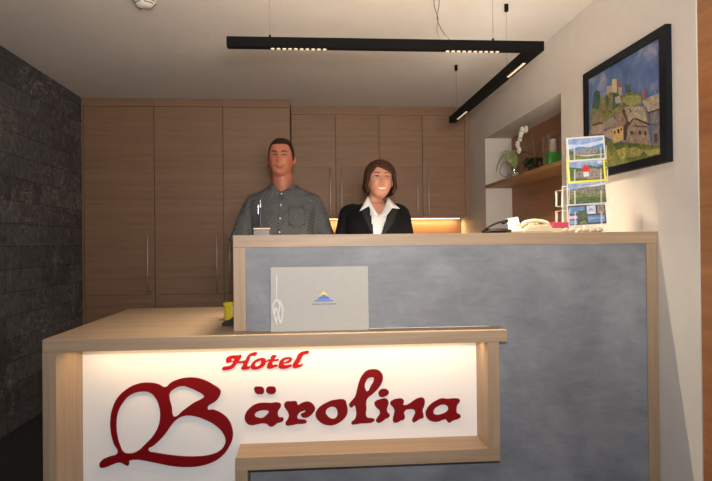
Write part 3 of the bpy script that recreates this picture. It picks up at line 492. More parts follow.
# ------------------------------------------------------------------ postcard rack
wireM = new_mat('white_wire', (.78, .78, .76), .4)
RX, RY, RZ = 1.250, 2.715, ZBAR
rack = thing('postcard_rack', 'white wire revolving postcard rack on the counter', 'rack', (RX, RY, RZ), rz=-.14)
bm = bmesh.new(); lathe(bm, [(.07, .0005), (.07, .006), (.02, .010)], 32); obj('base', bm, wireM, rack, True)
bm = bmesh.new(); tube(bm, [(0, 0, .008), (0, 0, .425)], .003, 10); obj('pole', bm, wireM, rack, True)
FACES = [(0, -.055, 0, .082, (.314, .219, .124, .030)), (.092, .01, PI/2-.20, .050, (.219, .124, .030)), (-.092, .01, -PI/2+.20, .036, (.124, .030))]
def local(fx, fy, a, x, y, z):   # x along the face, y outwards negative
    return (fx+x*math.cos(a)-y*math.sin(a), fy+x*math.sin(a)+y*math.cos(a), z)
for (fx, fy, a, W, tiers) in FACES:
    bm = bmesh.new()
    for zt_ in tiers:
        L_ = lambda x, y, z: local(fx, fy, a, x, y, z)
        ring = [L_(-W, .018, zt_+.075), L_(-W, -.014, zt_+.070), L_(-W, -.014, zt_), L_(W, -.014, zt_), L_(W, -.014, zt_+.070), L_(W, .018, zt_+.075)]
        tube(bm, ring, .0010, 6)
        for x in (-W*.72, W*.72): tube(bm, [L_(x, .018, zt_-.003), L_(x, -.014, zt_), L_(x, -.014, zt_+.062), L_(x*.93, -.013, zt_+.063), L_(x*.93, -.014, zt_)], .0010, 6)
    for x in (-W, W): tube(bm, [local(fx, fy, a, x, .018, .01), local(fx, fy, a, x, .018, tiers[0]+.09)], .0010, 6)
    for z in (tiers[0]+.09, .012): 
        tube(bm, [local(fx, fy, a, -W, .018, z), local(fx, fy, a, W, .018, z)], .0015, 6)
        tube(bm, [local(fx, fy, a, 0, .018, z), (0, 0, z)], .0015, 6)
    obj('wire_side', bm, wireM, rack, True)
def picture(name, w, h, th, border, polys, mats, loc, rot, label, group, cat='postcard', bcol=None):
    """a printed card: stock plus flat coloured shapes on its face; polys in 0..1 units"""
    bm = B(-w/2, w/2, 0, th, 0, h); names = []
    for i, (mname, pts) in enumerate(polys):
        if mname not in names: names.append(mname)
        flatp(bm, [(-w/2+border+(w-2*border)*u, border+(h-2*border)*v_) for u, v_ in pts], -.00012*(i+1), 1+names.index(mname))
    o = obj(name, bm, [bcol or paperW]+[mats[q] for q in names]); o.location = loc; o.rotation_euler = rot
    return tag(o, label, cat, group)
def noisy(name, a, b, sc=60, st=(.35, .65), stretch=(1, 1, 1)):
    m = new_mat(name, a, .45); v = coords(m, stretch); n = noise_tex(m, v, sc, 5, .65); lk(m, ramp(m, n, [(st[0], a), (st[1], b)]), bsdf(m).inputs['Base Color']); return m
PM = {'sky': noisy('print_sky', (.10, .20, .48), (.36, .48, .66), 25), 'paleblue': noisy('print_haze', (.35, .45, .62), (.62, .68, .78), 30), 'lake': noisy('print_lake', (.05, .16, .38), (.16, .30, .50), 60),
 'forest': noisy('print_forest', (.02, .06, .03), (.12, .17, .06), 90), 'meadow': noisy('print_meadow', (.06, .10, .02), (.24, .26, .07), 70), 'town': noisy('print_town', (.12, .08, .06), (.42, .36, .33), 160),
 'rock': noisy('print_rock', (.07, .08, .07), (.32, .30, .24), 80), 'redp': new_mat('print_red', (.62, .03, .03), .4), 'dark': noisy('print_dark', (.015, .02, .03), (.07, .09, .11), 80), 'whitep': paperW, 'yellowp': new_mat('print_yellow', (.80, .75, .03), .4), 'pinkp': new_mat('print_lilac', (.55, .42, .62), .4)}
F = [(0, 0), (1, 0), (1, 1), (0, 1)]
def R4(a, b, c, d): return [(a, b), (c, b), (c, d), (a, d)]
yf = -.066
cards = [
 (.345, .007, None, [('paleblue', F), ('sky', [(0, .75), (.4, .7), (1, .85), (1, 1), (0, 1)]), ('lake', [(0, .5), (.3, .62), (.6, .55), (1, .7), (1, .3), (0, .3)]), ('forest', R4(0, .2, 1, .42)), ('town', [(.15, .2), (.8, .25), (.85, .5), (.4, .48), (.15, .4)]), ('meadow', [(0, 0), (1, 0), (1, .18), (.5, .12), (0, .25)])], 'white-bordered postcard of a lake and mountains, top of the rack'),
 (.241, .009, PM['yellowp'], [('sky', F), ('forest', [(0, 0), (1, 0), (1, .72), (.8, .62), (.6, .75), (.35, .6), (0, .7)]), ('rock', [(.1, .1), (.5, .1), (.45, .5), (.15, .45)]), ('town', [(.5, .05), (.95, .05), (.9, .5), (.65, .6), (.5, .45)]), ('redp', [(.36, .42), (.60, .42), (.57, .66), (.47, .78), (.38, .66)]), ('whitep', [(.40, .18), (.56, .18), (.56, .42), (.40, .42)]), ('whitep', R4(.84, .78, .95, .95))], 'yellow-bordered postcard with a red-roofed building, second tier of the rack'),
 (.137, .001, None, [('sky', F), ('whitep', [(.2, .68), (1, .85), (1, .76), (.2, .60)]), ('rock', [(0, .3), (0, .62), (.3, .68), (.5, .72), (.8, .7), (1, .75), (1, .3)]), ('meadow', [(0, 0), (1, 0), (1, .42), (.6, .35), (.3, .5), (0, .35)]), ('forest', [(0, 0), (.5, 0), (1, .05), (1, .2), (.4, .3), (0, .2)])], 'postcard of green mountains under a blue sky, third tier of the rack'),
 (.026, .002, None, [('dark', F), ('paleblue', R4(0, .86, 1, .97)), ('lake', R4(.02, .50, .45, .80)), ('forest', R4(.25, .25, .48, .62)), ('paleblue', R4(.50, .45, .74, .82)), ('sky', [(.54, .60), (.62, .72), (.70, .60)]), ('whitep', R4(.53, .48, .71, .55)), ('town', R4(.78, .45, .97, .8)), ('lake', R4(.50, .08, .97, .38)), ('sky', R4(.52, .22, .95, .30)), ('pinkp', R4(.02, .28, .23, .42)), ('meadow', [(.28, .02), (.48, .02), (.44, .2), (.3, .15)]), ('sky', R4(.03, .04, .22, .22))], 'blue collage postcard of several small views, bottom tier of the rack'),
]
cR = Matrix.Rotation(-.14, 4, 'Z')
for (z, bd, bc, polys, lab), (z, hgt) in zip(cards, ((.320, .108), (.224, .108), (.129, .106), (.034, .106))):
    p = cR @ Vector((.0, yf+.004, 0))
    picture('postcard', .166, hgt, .0022, bd, polys, PM, (RX+p.x, RY+p.y, RZ+z), (math.radians(-3), math.radians(-3.0), -.14), lab, 'postcards on the front of the rack', bcol=bc)
def side_card(face, z, w_, h_, polys, lab, tilt=-4, name='postcard'):
    fx, fy, a = face[:3]; p = cR @ Vector(local(fx, fy, a, 0, -.006, 0))
    return picture(name, w_, h_, .0025, .005, polys, PM, (RX+p.x, RY+p.y, RZ+z), (math.radians(tilt), 0, a-.14), lab, None)
side_card(FACES[1], .128, .095, .165, [('paleblue', F), ('whitep', R4(.1, .3, .9, .9)), ('lake', R4(0, 0, 1, .25))], 'pale blue and white leaflet in the right side of the postcard rack', name='leaflet')

# ------------------------------------------------------------------ framed painting
t = thing('framed_painting', 'black-framed painting of a castle above village houses on the white wall', 'painting', (XR, 2.765, 1.748))
PY0, PY1, PZ0, PZ1 = 2.387, 3.140, 1.471, 2.029
fw = .036
bm = bmesh.new()
for (y0, y1, z0, z1) in ((PY0, PY1, PZ0, PZ0+fw), (PY0, PY1, PZ1-fw, PZ1), (PY0, PY0+fw*1.4, PZ0+fw, PZ1-fw), (PY1-fw*1.1, PY1, PZ0+fw, PZ1-fw)):
    box(bm, -.026, -.001, y0-2.765, y1-2.765, z0-1.748, z1-1.748)
obj('frame', bm, new_mat('black_frame', (.006, .008, .012), .5, 0, Specular_IOR_Level=.2), t)
def paint(name, a, b, sc=40): 
    m = new_mat(name, a, .6); v = coords(m); n = noise_tex(m, v, sc, 6, .7, .6); lk(m, ramp(m, n, [(.35, a), (.65, b)]), bsdf(m).inputs['Base Color']); bump(m, n, .2, .003); return m
skyp = new_mat('paint_sky', rough=.6); v = coords(skyp); n = noise_tex(skyp, v, 7, 6, .6, .6)
lk(skyp, ramp(skyp, n, [(.35, (.055, .10, .24)), (.52, (.10, .17, .34)), (.66, (.30, .30, .38))]), bsdf(skyp).inputs['Base Color'])
PC = dict(sky=skyp, castle=paint('paint_castle', (.28, .25, .22), (.45, .38, .28)), tower=paint('paint_tower', (.42, .36, .20), (.55, .48, .30)), roofred=paint('paint_red', (.30, .05, .05), (.42, .10, .09)), pine=paint('paint_pine', (.03, .07, .06), (.08, .14, .10)),
 hill=paint('paint_hill', (.07, .09, .05), (.30, .28, .11), 35), hilldark=paint('paint_hilldark', (.06, .08, .04), (.30, .26, .08), 60), hilllight=paint('paint_hilllight', (.18, .20, .06), (.38, .36, .14), 50), rooftan=paint('paint_rooftan', (.22, .19, .14), (.50, .43, .31), 55),
 roofbrown=paint('paint_roofbrown', (.16, .11, .08), (.36, .27, .20), 60), roofgrey=paint('paint_roofgrey', (.18, .17, .15), (.36, .32, .27), 50), wallpink=paint('paint_wallpink', (.30, .22, .17), (.45, .34, .27), 40), ochre=paint('paint_ochre', (.42, .28, .08), (.62, .46, .20), 60),
 house=paint('paint_house', (.16, .12, .09), (.40, .31, .22), 55), dark=paint('paint_dark', (.05, .035, .03), (.12, .07, .06), 60), shade=paint('paint_shade', (.10, .10, .11), (.24, .22, .21), 40), grass=paint('paint_grass', (.05, .08, .02), (.26, .26, .06), 35), grasslight=paint('paint_grasslight', (.16, .18, .03), (.44, .40, .14), 35), grassdark=paint('paint_grassdark', (.04, .08, .025), (.13, .17, .05), 35))
names = ['sky']; bm = box(bmesh.new(), -.0135, -.0015, PY0+.01-2.765, PY1-.01-2.765, PZ0+.01-1.748, PZ1-.01-1.748)
y_lo, y_hi, z_lo, z_hi = PY0+.012, PY1-.012, PZ0+.012, PZ1-.012
for i, (k, pts) in enumerate(PAINT):
    if k not in names: names.append(k)
    q = [(min(max(y, y_lo), y_hi)-2.765, min(max(z, z_lo), z_hi)-1.748) for y, z in pts]
    f = bm.faces.new([bm.verts.new((-.0136-.00012*(i+1), y, z)) for y, z in q]); f.material_index = names.index(k); f.normal_update()
    if f.normal.x > 0: f.normal_flip()
obj('canvas', bm, [PC[k] for k in names], t)

# ------------------------------------------------------------------ plants and glass on the niche shelf
ZS = 1.6285
leafL = new_mat('pale_leaf', (.46, .52, .22), .45); leafD = new_mat('dark_leaf', (.035, .075, .02), .4); stemM = new_mat('stem', (.10, .13, .04), .5); petal = new_mat('white_petal', (.80, .76, .68), .5); barkM = new_mat('bark_mix', (.10, .06, .035), .9)
def leaf(bm, pts, width, th=.0015, seg=10, up=None):
    P = smooth_path(pts, 4); n = len(P); rows = []
    for i, p in enumerate(P):
        u = i/(n-1); wd = width*math.sin(PI*min(1, .12+.88*u))**.7*(1 if u < .98 else .2)
        tdir = (P[min(i+1, n-1)]-P[max(i-1, 0)]).normalized(); s = tdir.cross(Vector(up or (0, 0, 1)))
        s = s.normalized() if s.length > .05 else Vector((0, 1, 0)); nn = s.cross(tdir)
        rows.append([bm.verts.new(p+s*wd*c_+nn*(abs(c_)*wd*.25)) for c_ in (-1, -.5, 0, .5, 1)])
    fs = []
    for a, b in zip(rows, rows[1:]):
        for k in range(4): fs.append(bm.faces.new((a[k], a[k+1], b[k+1], b[k])))
    bmesh.ops.solidify(bm, geom=fs, thickness=th)
def glass_vase(name, loc, r0, r1, h, th=.002):
    bm = bmesh.new()
    prof = [(r0, 0), (r0+(r1-r0)*.5, h*.5), (r1, h-.001), (r1-th*.5, h), (r1-th, h-.001), (r0+(r1-r0)*.5-th, h*.5), (r0-th, th*2), (.001, th*2)]
    lathe(bm, prof, 32); return bm
px, py = 1.575, 4.60
t = thing('potted_plant', 'pale green strap-leaved plant in a clear glass vase at the far end of the shelf', 'plant', (px, py, ZS), 'plants on the niche shelf')
obj('vase', glass_vase('v', None, .030, .040, .105), glassM, t, True)
bm = bmesh.new(); lathe(bm, [(.026, .005), (.031, .05), (.028, .055)], 20); obj('pot_filling', bm, new_mat('pale_gravel', (.55, .52, .45), .8), t, True)
for k, pts in enumerate([[(0, 0, .07), (-.03, -.01, .16), (-.08, -.02, .19), (-.13, -.02, .11), (-.14, -.02, .05)], [(0, 0, .07), (-.01, -.02, .18), (-.04, -.04, .21), (-.05, -.05, .12), (-.035, -.06, .06)], [(0, 0, .07), (.02, 0, .17), (.07, -.01, .21), (.13, -.01, .185), (.15, -.01, .16)], [(0, 0, .07), (-.02, .03, .17), (-.05, .04, .22), (-.10, .03, .20)], [(0, 0, .07), (.02, .03, .15), (.05, .05, .19), (.09, .05, .17)]]):
    bm = bmesh.new(); leaf(bm, pts, .030 if k else .020); obj('leaf', bm, leafL, t, True)
bm = bmesh.new(); tube(bm, smooth_path([(-.01, -.02, .09), (-.09, -.04, .13), (-.125, -.04, .06), (-.09, -.04, .02), (-.05, -.04, .03)]), .0025, 6); obj('root', bm, stemM, t, True)
px, py = 1.585, 4.215
t = thing('potted_plant', 'white-flowered orchid with dark leaves in a low glass bowl, mid shelf', 'plant', (px, py, ZS), 'plants on the niche shelf')
obj('vase', glass_vase('v', None, .040, .052, .060), glassM, t, True)
bm = bmesh.new(); lathe(bm, [(.036, .005), (.045, .045), (.030, .052)], 24); obj('pot_filling', bm, barkM, t, True)
for k in range(9):
    a = k*2*PI/9+.3; r = .05+.025*(k % 3); bm = bmesh.new()
    leaf(bm, [(0, 0, .045), (math.cos(a)*r*.5, math.sin(a)*r*.5, .095+.01*(k % 2)), (math.cos(a)*r, math.sin(a)*r, .11-.02*(k % 3)), (math.cos(a)*r*1.45, math.sin(a)*r*1.4, .06)], .016)
    obj('leaf', bm, leafD, t, True)
st = smooth_path([(0, 0, .05), (.005, .0, .15), (.0, .02, .25), (-.005, .06, .325), (-.015, .12, .35), (-.025, .17, .31), (-.03, .20, .22)], 6)
bm = bmesh.new(); tube(bm, st, .0025, 6); sm_ = obj('flower_stem', bm, stemM, t, True)
random.seed(5)
for k, u in enumerate((22, 25, 27, 29, 31, 33, 36)):
    c = st[min(u, len(st)-1)]+Vector((-.012*(k % 2), random.uniform(-.015, .015), -.018+random.uniform(-.006, .006)))
    bm = bmesh.new()
    for j in range(5):
        a = j*2*PI/5+k; dirv = Vector((-.3, math.cos(a), math.sin(a))).normalized()
        ellipsoid(bm, c+dirv*.016, (.012, .014, .012), 10)
    ellipsoid(bm, c+Vector((-.012, 0, -.002)), (.006, .006, .006), 8)
    obj('flower', bm, petal, sm_, True)
px, py = 1.58, 3.86
t = thing('glass_vase', 'tall clear square glass vase half filled with bright green, nearest end of the shelf', 'vase', (px, py, ZS))
bm = bmesh.new(); hw, hh, th = .055, .205, .004
loft(bm, [((0, 0, 0), hw, hw), ((0, 0, hh), hw, hw), ((0, 0, hh), hw-th, hw-th), ((0, 0, .006), hw-th, hw-th)], 32, power=8)
obj('glass_body', bm, glassM, t, False)
bm = bmesh.new(); loft(bm, [((0, 0, .007), hw-th-.002, hw-th-.002), ((0, 0, .095), hw-th-.002, hw-th-.002)], 32, power=8); obj('green_filling', bm, noisy('green_filling', (.03, .30, .03), (.10, .50, .06), 120), t)
t = obj('pillar_candle', lathe(bmesh.new(), [(.022, 0), (.024, .004), (.024, .085), (.018, .088), (.002, .086), (.002, .098)], 24), new_mat('pale_wax', (.62, .50, .42), .5), None, True, loc=(px, py, ZS+.0955)); tag(t, 'pale candle standing on the green filling inside the glass vase', 'candle')

# ------------------------------------------------------------------ people
def skin_mat(name, a, b):
    m = new_mat(name, a, .5, Subsurface_Weight=.12); v = coords(m); n = noise_tex(m, v, 30, 4); lk(m, ramp(m, n, [(.3, a), (.7, b)]), bsdf(m).inputs['Base Color'])
    bsdf(m).inputs['Subsurface Radius'].default_value = (.012, .004, .002); return m
def from_mods(bm, mods, name):
    me = bpy.data.meshes.new(name); bm.to_mesh(me); bm.free()
    o = bpy.data.objects.new('tmp', me); C.objects.link(o)
    for typ, kw in mods:
        md = o.modifiers.new(typ, typ)
        for k, v in kw.items(): setattr(md, k, v)
    bpy.context.view_layer.update()
    out = bpy.data.meshes.new_from_object(o.evaluated_get(bpy.context.evaluated_depsgraph_get())); out.name = name
    bpy.data.objects.remove(o); bpy.data.meshes.remove(me)
    for p in out.polygons: p.use_smooth = True
    return out
def remesh(bm, name, vox, it=4, fac=.5):
    return from_mods(bm, [('REMESH', dict(mode='VOXEL', voxel_size=vox)), ('SMOOTH', dict(iterations=it, factor=fac))], name)
def link(name, me, mat, parent):
    me.materials.clear()
    for mm in (mat if isinstance(mat, (list, tuple)) else [mat]): me.materials.append(mm)
    o = bpy.data.objects.new(name, me); C.objects.link(o); o.parent = parent; return o

def head_pts(kind):
    """displaced ellipsoid: face to -Y, centre at the middle of the skull"""
    male = kind == 'm'
    a, b, c = (.0745, .094, .115) if male else (.069, .089, .111)
    def f(d):
        d = d*(abs(d.x)**2.4+abs(d.y)**2.4+abs(d.z)**2.4)**(-1/2.4)
        x, y, z = d.x*a, d.y*b, d.z*c
        t = max(0, -d.z)
        x *= 1-(.15 if male else .24)*t**1.8
        if y > 0: y *= 1-.42*t
        else: y *= 1+.06*t
        if y < 0:   # the face
            k = min(1, -d.y*1.8)
            def g(cx, cz, sx, sz): return math.exp(-((x-cx)/sx)**2-((z-cz)/sz)**2)
            dy = 0
            dy -= .020*g(0, -.022, .0115, .014)+.013*g(0, -.004, .009, .020)
            dy -= .006*(g(-.010, -.028, .006, .006)+g(.010, -.028, .006, .006))
            for s in (-1, 1):
                dy += .0135*g(s*.031, .012, .016, .011)
                dy -= .0045*g(s*.030, .031, .022, .008)
                dy -= (.0060)*g(s*.040, -.020, .020, .018)
                dy += .0025*g(s*.024, -.040, .006, .014)
            dy -= .0035*g(0, -.055, .022, .013)
            dy += .0030*g(0, -.056, .020, .003)
            dy += .0045*g(0, -.074, .020, .008)
            dy -= (.009 if male else .006)*g(0, -.097, .022, .015)
            y += dy*k
        return Vector((x, y, z))
    return f
def make_head(kind):
    bm = bmesh.new(); f = head_pts(kind); bmesh.ops.create_uvsphere(bm, u_segments=120, v_segments=90, radius=1)
    for v in bm.verts: v.co = f(v.co.normalized())
    ex = .074 if kind == 'm' else .068
    for s in (-1, 1):
        ellipsoid(bm, (s*(ex+.002), .010, -.010), (.011, .018, .031), 16, Matrix.Rotation(s*.35, 4, 'Z') @ Matrix.Rotation(-.2, 4, 'X'))
    return bm
def hand(bm, wrist, down, side, palm_n, s=1.0):
    """palm and five bent fingers; down = finger direction, side = towards the thumb"""
    W = Vector(wrist); D = Vector(down).normalized(); Sd = Vector(side).normalized(); N = Vector(palm_n).normalized()
    loft(bm, [(W-D*.02, .026*s, .020*s, Sd, N), (W+D*.01, .029*s, .018*s, Sd, N), (W+D*.045*s, .040*s, .015*s, Sd, N), (W+D*.085*s, .041*s, .013*s, Sd, N), (W+D*.095*s, .036*s, .010*s, Sd, N)], 16)
    for k, (o, L) in enumerate(((.030, .072), (.010, .080), (-.010, .075), (-.029, .058))):
        b = W+D*.085*s+Sd*o*s; L *= s
        p = [b-D*.012, b+D*L*.40+N*.004, b+D*L*.75+N*.014, b+D*L*.95+N*.028]
        tube(bm, p, [.0095*s, .0088*s, .0080*s, .0070*s], 10)
    b = W+D*.025*s+Sd*.028*s
    tube(bm, [b, b+D*.028*s+Sd*.022*s+N*.006, b+D*.055*s+Sd*.028*s+N*.012, b+D*.075*s+Sd*.026*s+N*.016], [.013*s, .0115*s, .0100*s, .0085*s], 10)
def person(kind, loc, H, label, lean):
    male = kind == 'm'
    P = thing('person', label, 'person', loc)
    sk = skin_mat('skin_tanned' if male else 'skin_warm', (.37, .125, .073) if male else (.50, .23, .155), (.44, .16, .095) if male else (.58, .28, .19))
    k = H/1.79
    hc = Vector(lean['head']); hm = Matrix.Translation(hc) @ Matrix.Rotation(lean['yaw'], 4, 'Z') @ Matrix.Rotation(lean['roll'], 4, 'Y') @ Matrix.Rotation(lean['pitch'], 4, 'X')
    hb = make_head(kind); hb2 = hb.copy(); tree = BVHTree.FromBMesh(hb2)
    hb.transform(hm)
    me = bpy.data.meshes.new('h'); hb.to_mesh(me); hb.free()
    bm = bmesh.new(); bm.from_mesh(me)
    cx = lean['cx']; sw = lean['sw']; zs = lean['zs']
    nr = .061 if male else .050
    loft(bm, [((cx, .025, zs-.02), nr*1.5, nr*1.25), ((cx, .020, zs+.035), nr*1.05, nr*1.05), ((hc.x*.6+cx*.4, .018, hc.z-.085), nr, nr), ((hc.x, .02, hc.z-.03), nr*.95, nr)], 24)
    # torso under the clothes
    T = [(.86, .155, .10), (.98, .150, .105), (1.10, .140, .10), (1.25, .155, .108), (1.36, .165, .100), (1.43, .150, .078), (1.475, .085, .060)]
    z0 = zs/1.465
    loft(bm, [((cx, .01, z*z0), rx*(sw/.205)*.98, ry*(1 if male else .9)) for z, rx, ry in T], 32, power=2.3)
    hips = []
    for s in (-1, 1):
        A = [Vector((cx+s*(sw-.045), .01, zs-.055)), Vector((cx+s*sw*1.10, .01, zs-.17)), Vector((cx+s*lean['el'], -.01, zs-.335*k)), Vector((cx+s*(lean['el']-.01), -.07, zs-.46*k)), Vector((cx+s*(lean['el']-.035), -.125, zs-.575*k))]
        r = [.048, .046, .038, .036, .026] if male else [.042, .038, .032, .029, .021]
        tube(bm, smooth_path(A, 4), [r[0]+(r[-1]-r[0])*(i/16)**.9 for i in range(17)], 14)
        hand(bm, A[-1], (A[-1]-A[-2])*.6+Vector((0, 0, -.05)), (-s*.3, -1, -.3), (-s, .1, 0), 1.0 if male else .9)
        x = cx+s*.095
        tube(bm, [(x-s*.01, .01, .87*z0), (x, .005, .70*k), (x+s*.003, .0, .48*k), (x+s*.005, .012, .34*k), (x+s*.005, .018, .10)], [.088, .078, .058, .054, .038] if male else [.086, .074, .052, .048, .034], 16)
        loft(bm, [((x+s*.008, .04, .05), .032, .045, (1, 0, 0), (0, 0, 1)), ((x+s*.010, -.06, .035), .042, .030, (1, 0, 0), (0, 0, 1)), ((x+s*.012, -.15, .022), .040, .016, (1, 0, 0), (0, 0, 1))], 16)
    bm.normal_update()
    body = link('body', remesh(bm, 'body', .0048, 3, .5), sk, P)
    # ---------- face details, laid on the head surface
    def on(x, z, off=0.0):
        h = tree.ray_cast(Vector((x, -1, z)), Vector((0, 1, 0)))
        return Vector((x, h[0].y-off, z))
    def place(b): b.transform(hm); return b
    brow = new_mat('brow', (.06, .032, .02) if male else (.06, .028, .015), .8)
    dk = new_mat('lash', (.03, .015, .012), .7); wh = new_mat('eye_white', (.62, .58, .54), .3); iris = new_mat('iris', (.025, .015, .01), .25)
    lip = new_mat('lips', (.24, .055, .04) if male else (.52, .14, .12), .45); tooth = new_mat('teeth', (.80, .76, .68) if not male else (.40, .24, .18), .4)
    for s in (-1, 1):
        b = bmesh.new(); tube(b, [on(s*x, z, -.0005) for x, z in ((.014, .029), (.024, .033), (.035, .034), (.047, .028))], [.0034, .0044, .0040, .0022] if male else [.0024, .0030, .0028, .0016], 8); obj('eyebrow', place(b), brow, P, True)
        ec = on(s*.031, .0115, 0); R_ = .0115
        b = bmesh.new(); ellipsoid(b, ec+Vector((0, R_*.66, 0)), (R_*1.15, R_, R_*(.55 if male else .85)), 20); e = obj('eye', place(b), wh, P, True)
        b = bmesh.new(); ellipsoid(b, ec+Vector((0, R_*.66-R_*.62, 0)), (.0066, .0050, .0044 if male else .0066), 16); obj('iris', place(b), iris, e, True)
        # lids
        b = bmesh.new(); zz = .0035 if male else .0065
        tube(b, [on(s*x, .0115+z, .0012) for x, z in ((.017, -.001), (.023, zz*.8), (.031, zz), (.039, zz*.75), (.046, -.001))], .0026, 8); obj('upper_eyelid', place(b), dk, P, True)
        b = bmesh.new(); tube(b, [on(s*x, .0115+z, .0008) for x, z in ((.017, -.001), (.023, -zz*.8), (.031, -zz), (.039, -zz*.75), (.046, -.001))], .0014, 8); obj('lower_eyelid', place(b), sk, P, True)
        b = bmesh.new(); ellipsoid(b, on(s*.0065, -.036, -.001), (.0028, .002, .0016), 8); obj('nostril', place(b), dk, P, True)
    mw = .031 if male else .033; up_ = .007
    def mouth(x): return -.056+up_*(x/mw)**2
    b = bmesh.new(); xs_ = [mw*(-1+2*i/10) for i in range(11)]
    tube(b, [on(x, mouth(x)+(.0054 if not male else .0042)*(1-(x/mw)**2), .0006) for x in xs_], [.0008+.0019*(1-(x/mw)**2) for x in xs_], 8); obj('lip', place(b), lip, P, True)
    b = bmesh.new(); tube(b, [on(x, mouth(x)-(.0080 if not male else .0058)*(1-(x/mw)**2), .0006) for x in xs_], [.0008+.0026*(1-(x/mw)**2) for x in xs_], 8); obj('lip', place(b), lip, P, True)
    b = bmesh.new(); tube(b, [on(x*.86, mouth(x*.86)-.0008, -.0002) for x in xs_], [.0006+(.0052 if not male else .0016)*(1-(x/mw)**2) for x in xs_], 8); obj('teeth', place(b), tooth, P, True)
    return P, body, hm, tree, sk

def hair_shell(name, hm, parent, mat, fr, bottom, rows=30, cols=128, thick=.010):
    """fr(az, z)->(rx, ry) outward radii; bottom(az)->lowest z; az 0 is the face side"""
    bm = bmesh.new(); grid = []; top = fr(0, None)
    for j in range(cols):
        az = -PI+2*PI*j/cols; col = []
        zb = bottom(az)
        # parametrise by arc so the crown stays round
        pb = math.acos(max(-1, min(1, (max(zb, 0)/top)**(1/.84)))) if zb > 0 else PI/2
        for i in range(1, rows+1):
            u = i/rows
            if zb > 0: ph = pb*u; z = top*math.cos(ph)**.84; rho = math.sin(ph)**.84
            else:
                ulim = .62
                if u < ulim: ph = PI/2*u/ulim; z = top*max(0, math.cos(ph))**.84; rho = math.sin(ph)**.84
                else: z = zb*(u-ulim)/(1-ulim); rho = 1
            rx, ry = fr(az, z)
            q = 1+.010*noise.noise(Vector((az*9, z*12, 3)))+.018*noise.noise(Vector((az*3, z*20, 9)))
            col.append(bm.verts.new((math.sin(az)*rx*rho*q, -math.cos(az)*ry*rho*q, z)))
        grid.append(col)
    tv = bm.verts.new((0, 0, top))
    for j in range(cols):
        a, b = grid[j], grid[(j+1) % cols]
        bm.faces.new((tv, a[0], b[0]))
        for i in range(rows-1): bm.faces.new((a[i], a[i+1], b[i+1], b[i]))
    bmesh.ops.recalc_face_normals(bm, faces=bm.faces)
    bmesh.ops.transform(bm, matrix=hm, verts=bm.verts)
    me = from_mods(bm, [('SOLIDIFY', dict(thickness=thick, offset=-1)), ('SUBSURF', dict(levels=1))], name)
    return link(name, me, mat, parent)
def hair_mat(name, a, b):
    m = new_mat(name, a, .6, 0, Specular_IOR_Level=.2); v = coords(m, (160, 160, 14)); n = noise_tex(m, v, 1, 4, .6, .4)
    lk(m, ramp(m, n, [(.35, a), (.7, b)]), bsdf(m).inputs['Base Color']); bump(m, n, .5, .004); return m
def drape(garment_tree, pts, off, th, sub=3, name='flap'):
    """a cloth flap cut as polygon pts (x, z), laid on the garment front"""
    bm = bmesh.new(); f = bm.faces.new([bm.verts.new((x, 0, z)) for x, z in pts])
    bmesh.ops.triangulate(bm, faces=[f]); bmesh.ops.subdivide_edges(bm, edges=bm.edges[:], cuts=sub, use_grid_fill=True)
    for v in bm.verts:
        h = garment_tree.ray_cast(Vector((v.co.x, -1, v.co.z)), Vector((0, 1, 0)))
        v.co.y = (h[0].y if h[0] else -.05)-off
    bm.normal_update()
    if sum(f.normal.y for f in bm.faces) > 0: bmesh.ops.reverse_faces(bm, faces=bm.faces)
    return from_mods(bm, [('SOLIDIFY', dict(thickness=th, offset=0))], name)
def cut_front(me, test):
    bm = bmesh.new(); bm.from_mesh(me)
    bmesh.ops.delete(bm, geom=[f for f in bm.faces if test(f.calc_center_median())], context='FACES'); bm.to_mesh(me); bm.free()
def me_tree(me):
    return BVHTree.FromPolygons([v.co.copy() for v in me.vertices], [tuple(p.vertices) for p in me.polygons])

# --- the man, behind the left half of the counter
MX, MY = -.153, 3.75
man, mbody, hm, tree, sk = person('m', (MX, MY, 0), 1.79, 'smiling man with short dark hair in a grey checked short-sleeved shirt behind the counter',
    dict(head=(0.0, -.005, 1.672), yaw=-.10, roll=.02, pitch=.02, cx=.008, sw=.200, zs=1.462, el=.262))
hairM = hair_mat('dark_brown_hair', (.012, .007, .005), (.036, .020, .012))
def fr_m(az, z):
    if z is None: return .1225
    return (.0800, .100)
def bot_m(az):
    a = abs(az)
    pts = [(0, .080), (.45, .079), (.80, .074), (.98, .045), (1.12, .010), (1.28, -.020), (1.46, -.018), (1.75, .012), (2.1, -.045), (PI, -.075)]
    for (a0, z0), (a1, z1) in zip(pts, pts[1:]):
        if a <= a1: return z0+(z1-z0)*(a-a0)/(a1-a0)
    return -.075
hair_shell('hair', hm, man, hairM, fr_m, bot_m, thick=.012)
shirtM = new_mat('grey_check_shirt', rough=.85)
v = coords(shirtM); ck = nd(shirtM, 'ShaderNodeTexChecker'); ck.inputs['Scale'].default_value = 110; lk(shirtM, v, ck.inputs['Vector'])
ck.inputs['Color1'].default_value = (.105, .108, .112, 1); ck.inputs['Color2'].default_value = (.062, .064, .068, 1)
n = noise_tex(shirtM, v, 11, 3); lk(shirtM, ck.outputs[0], bsdf(shirtM).inputs['Base Color']); bump(shirtM, n, .9, .03)
bm = bmesh.new(); cx = .008
loft(bm, [((cx, .005, z), rx, ry) for z, rx, ry in ((.84, .195, .135), (.95, .190, .135), (1.10, .182, .135), (1.22, .188, .138), (1.32, .200, .135), (1.39, .204, .122), (1.435, .192, .102), (1.468, .155, .086), (1.494, .108, .076), (1.520, .074, .070))], 40, power=2.4)
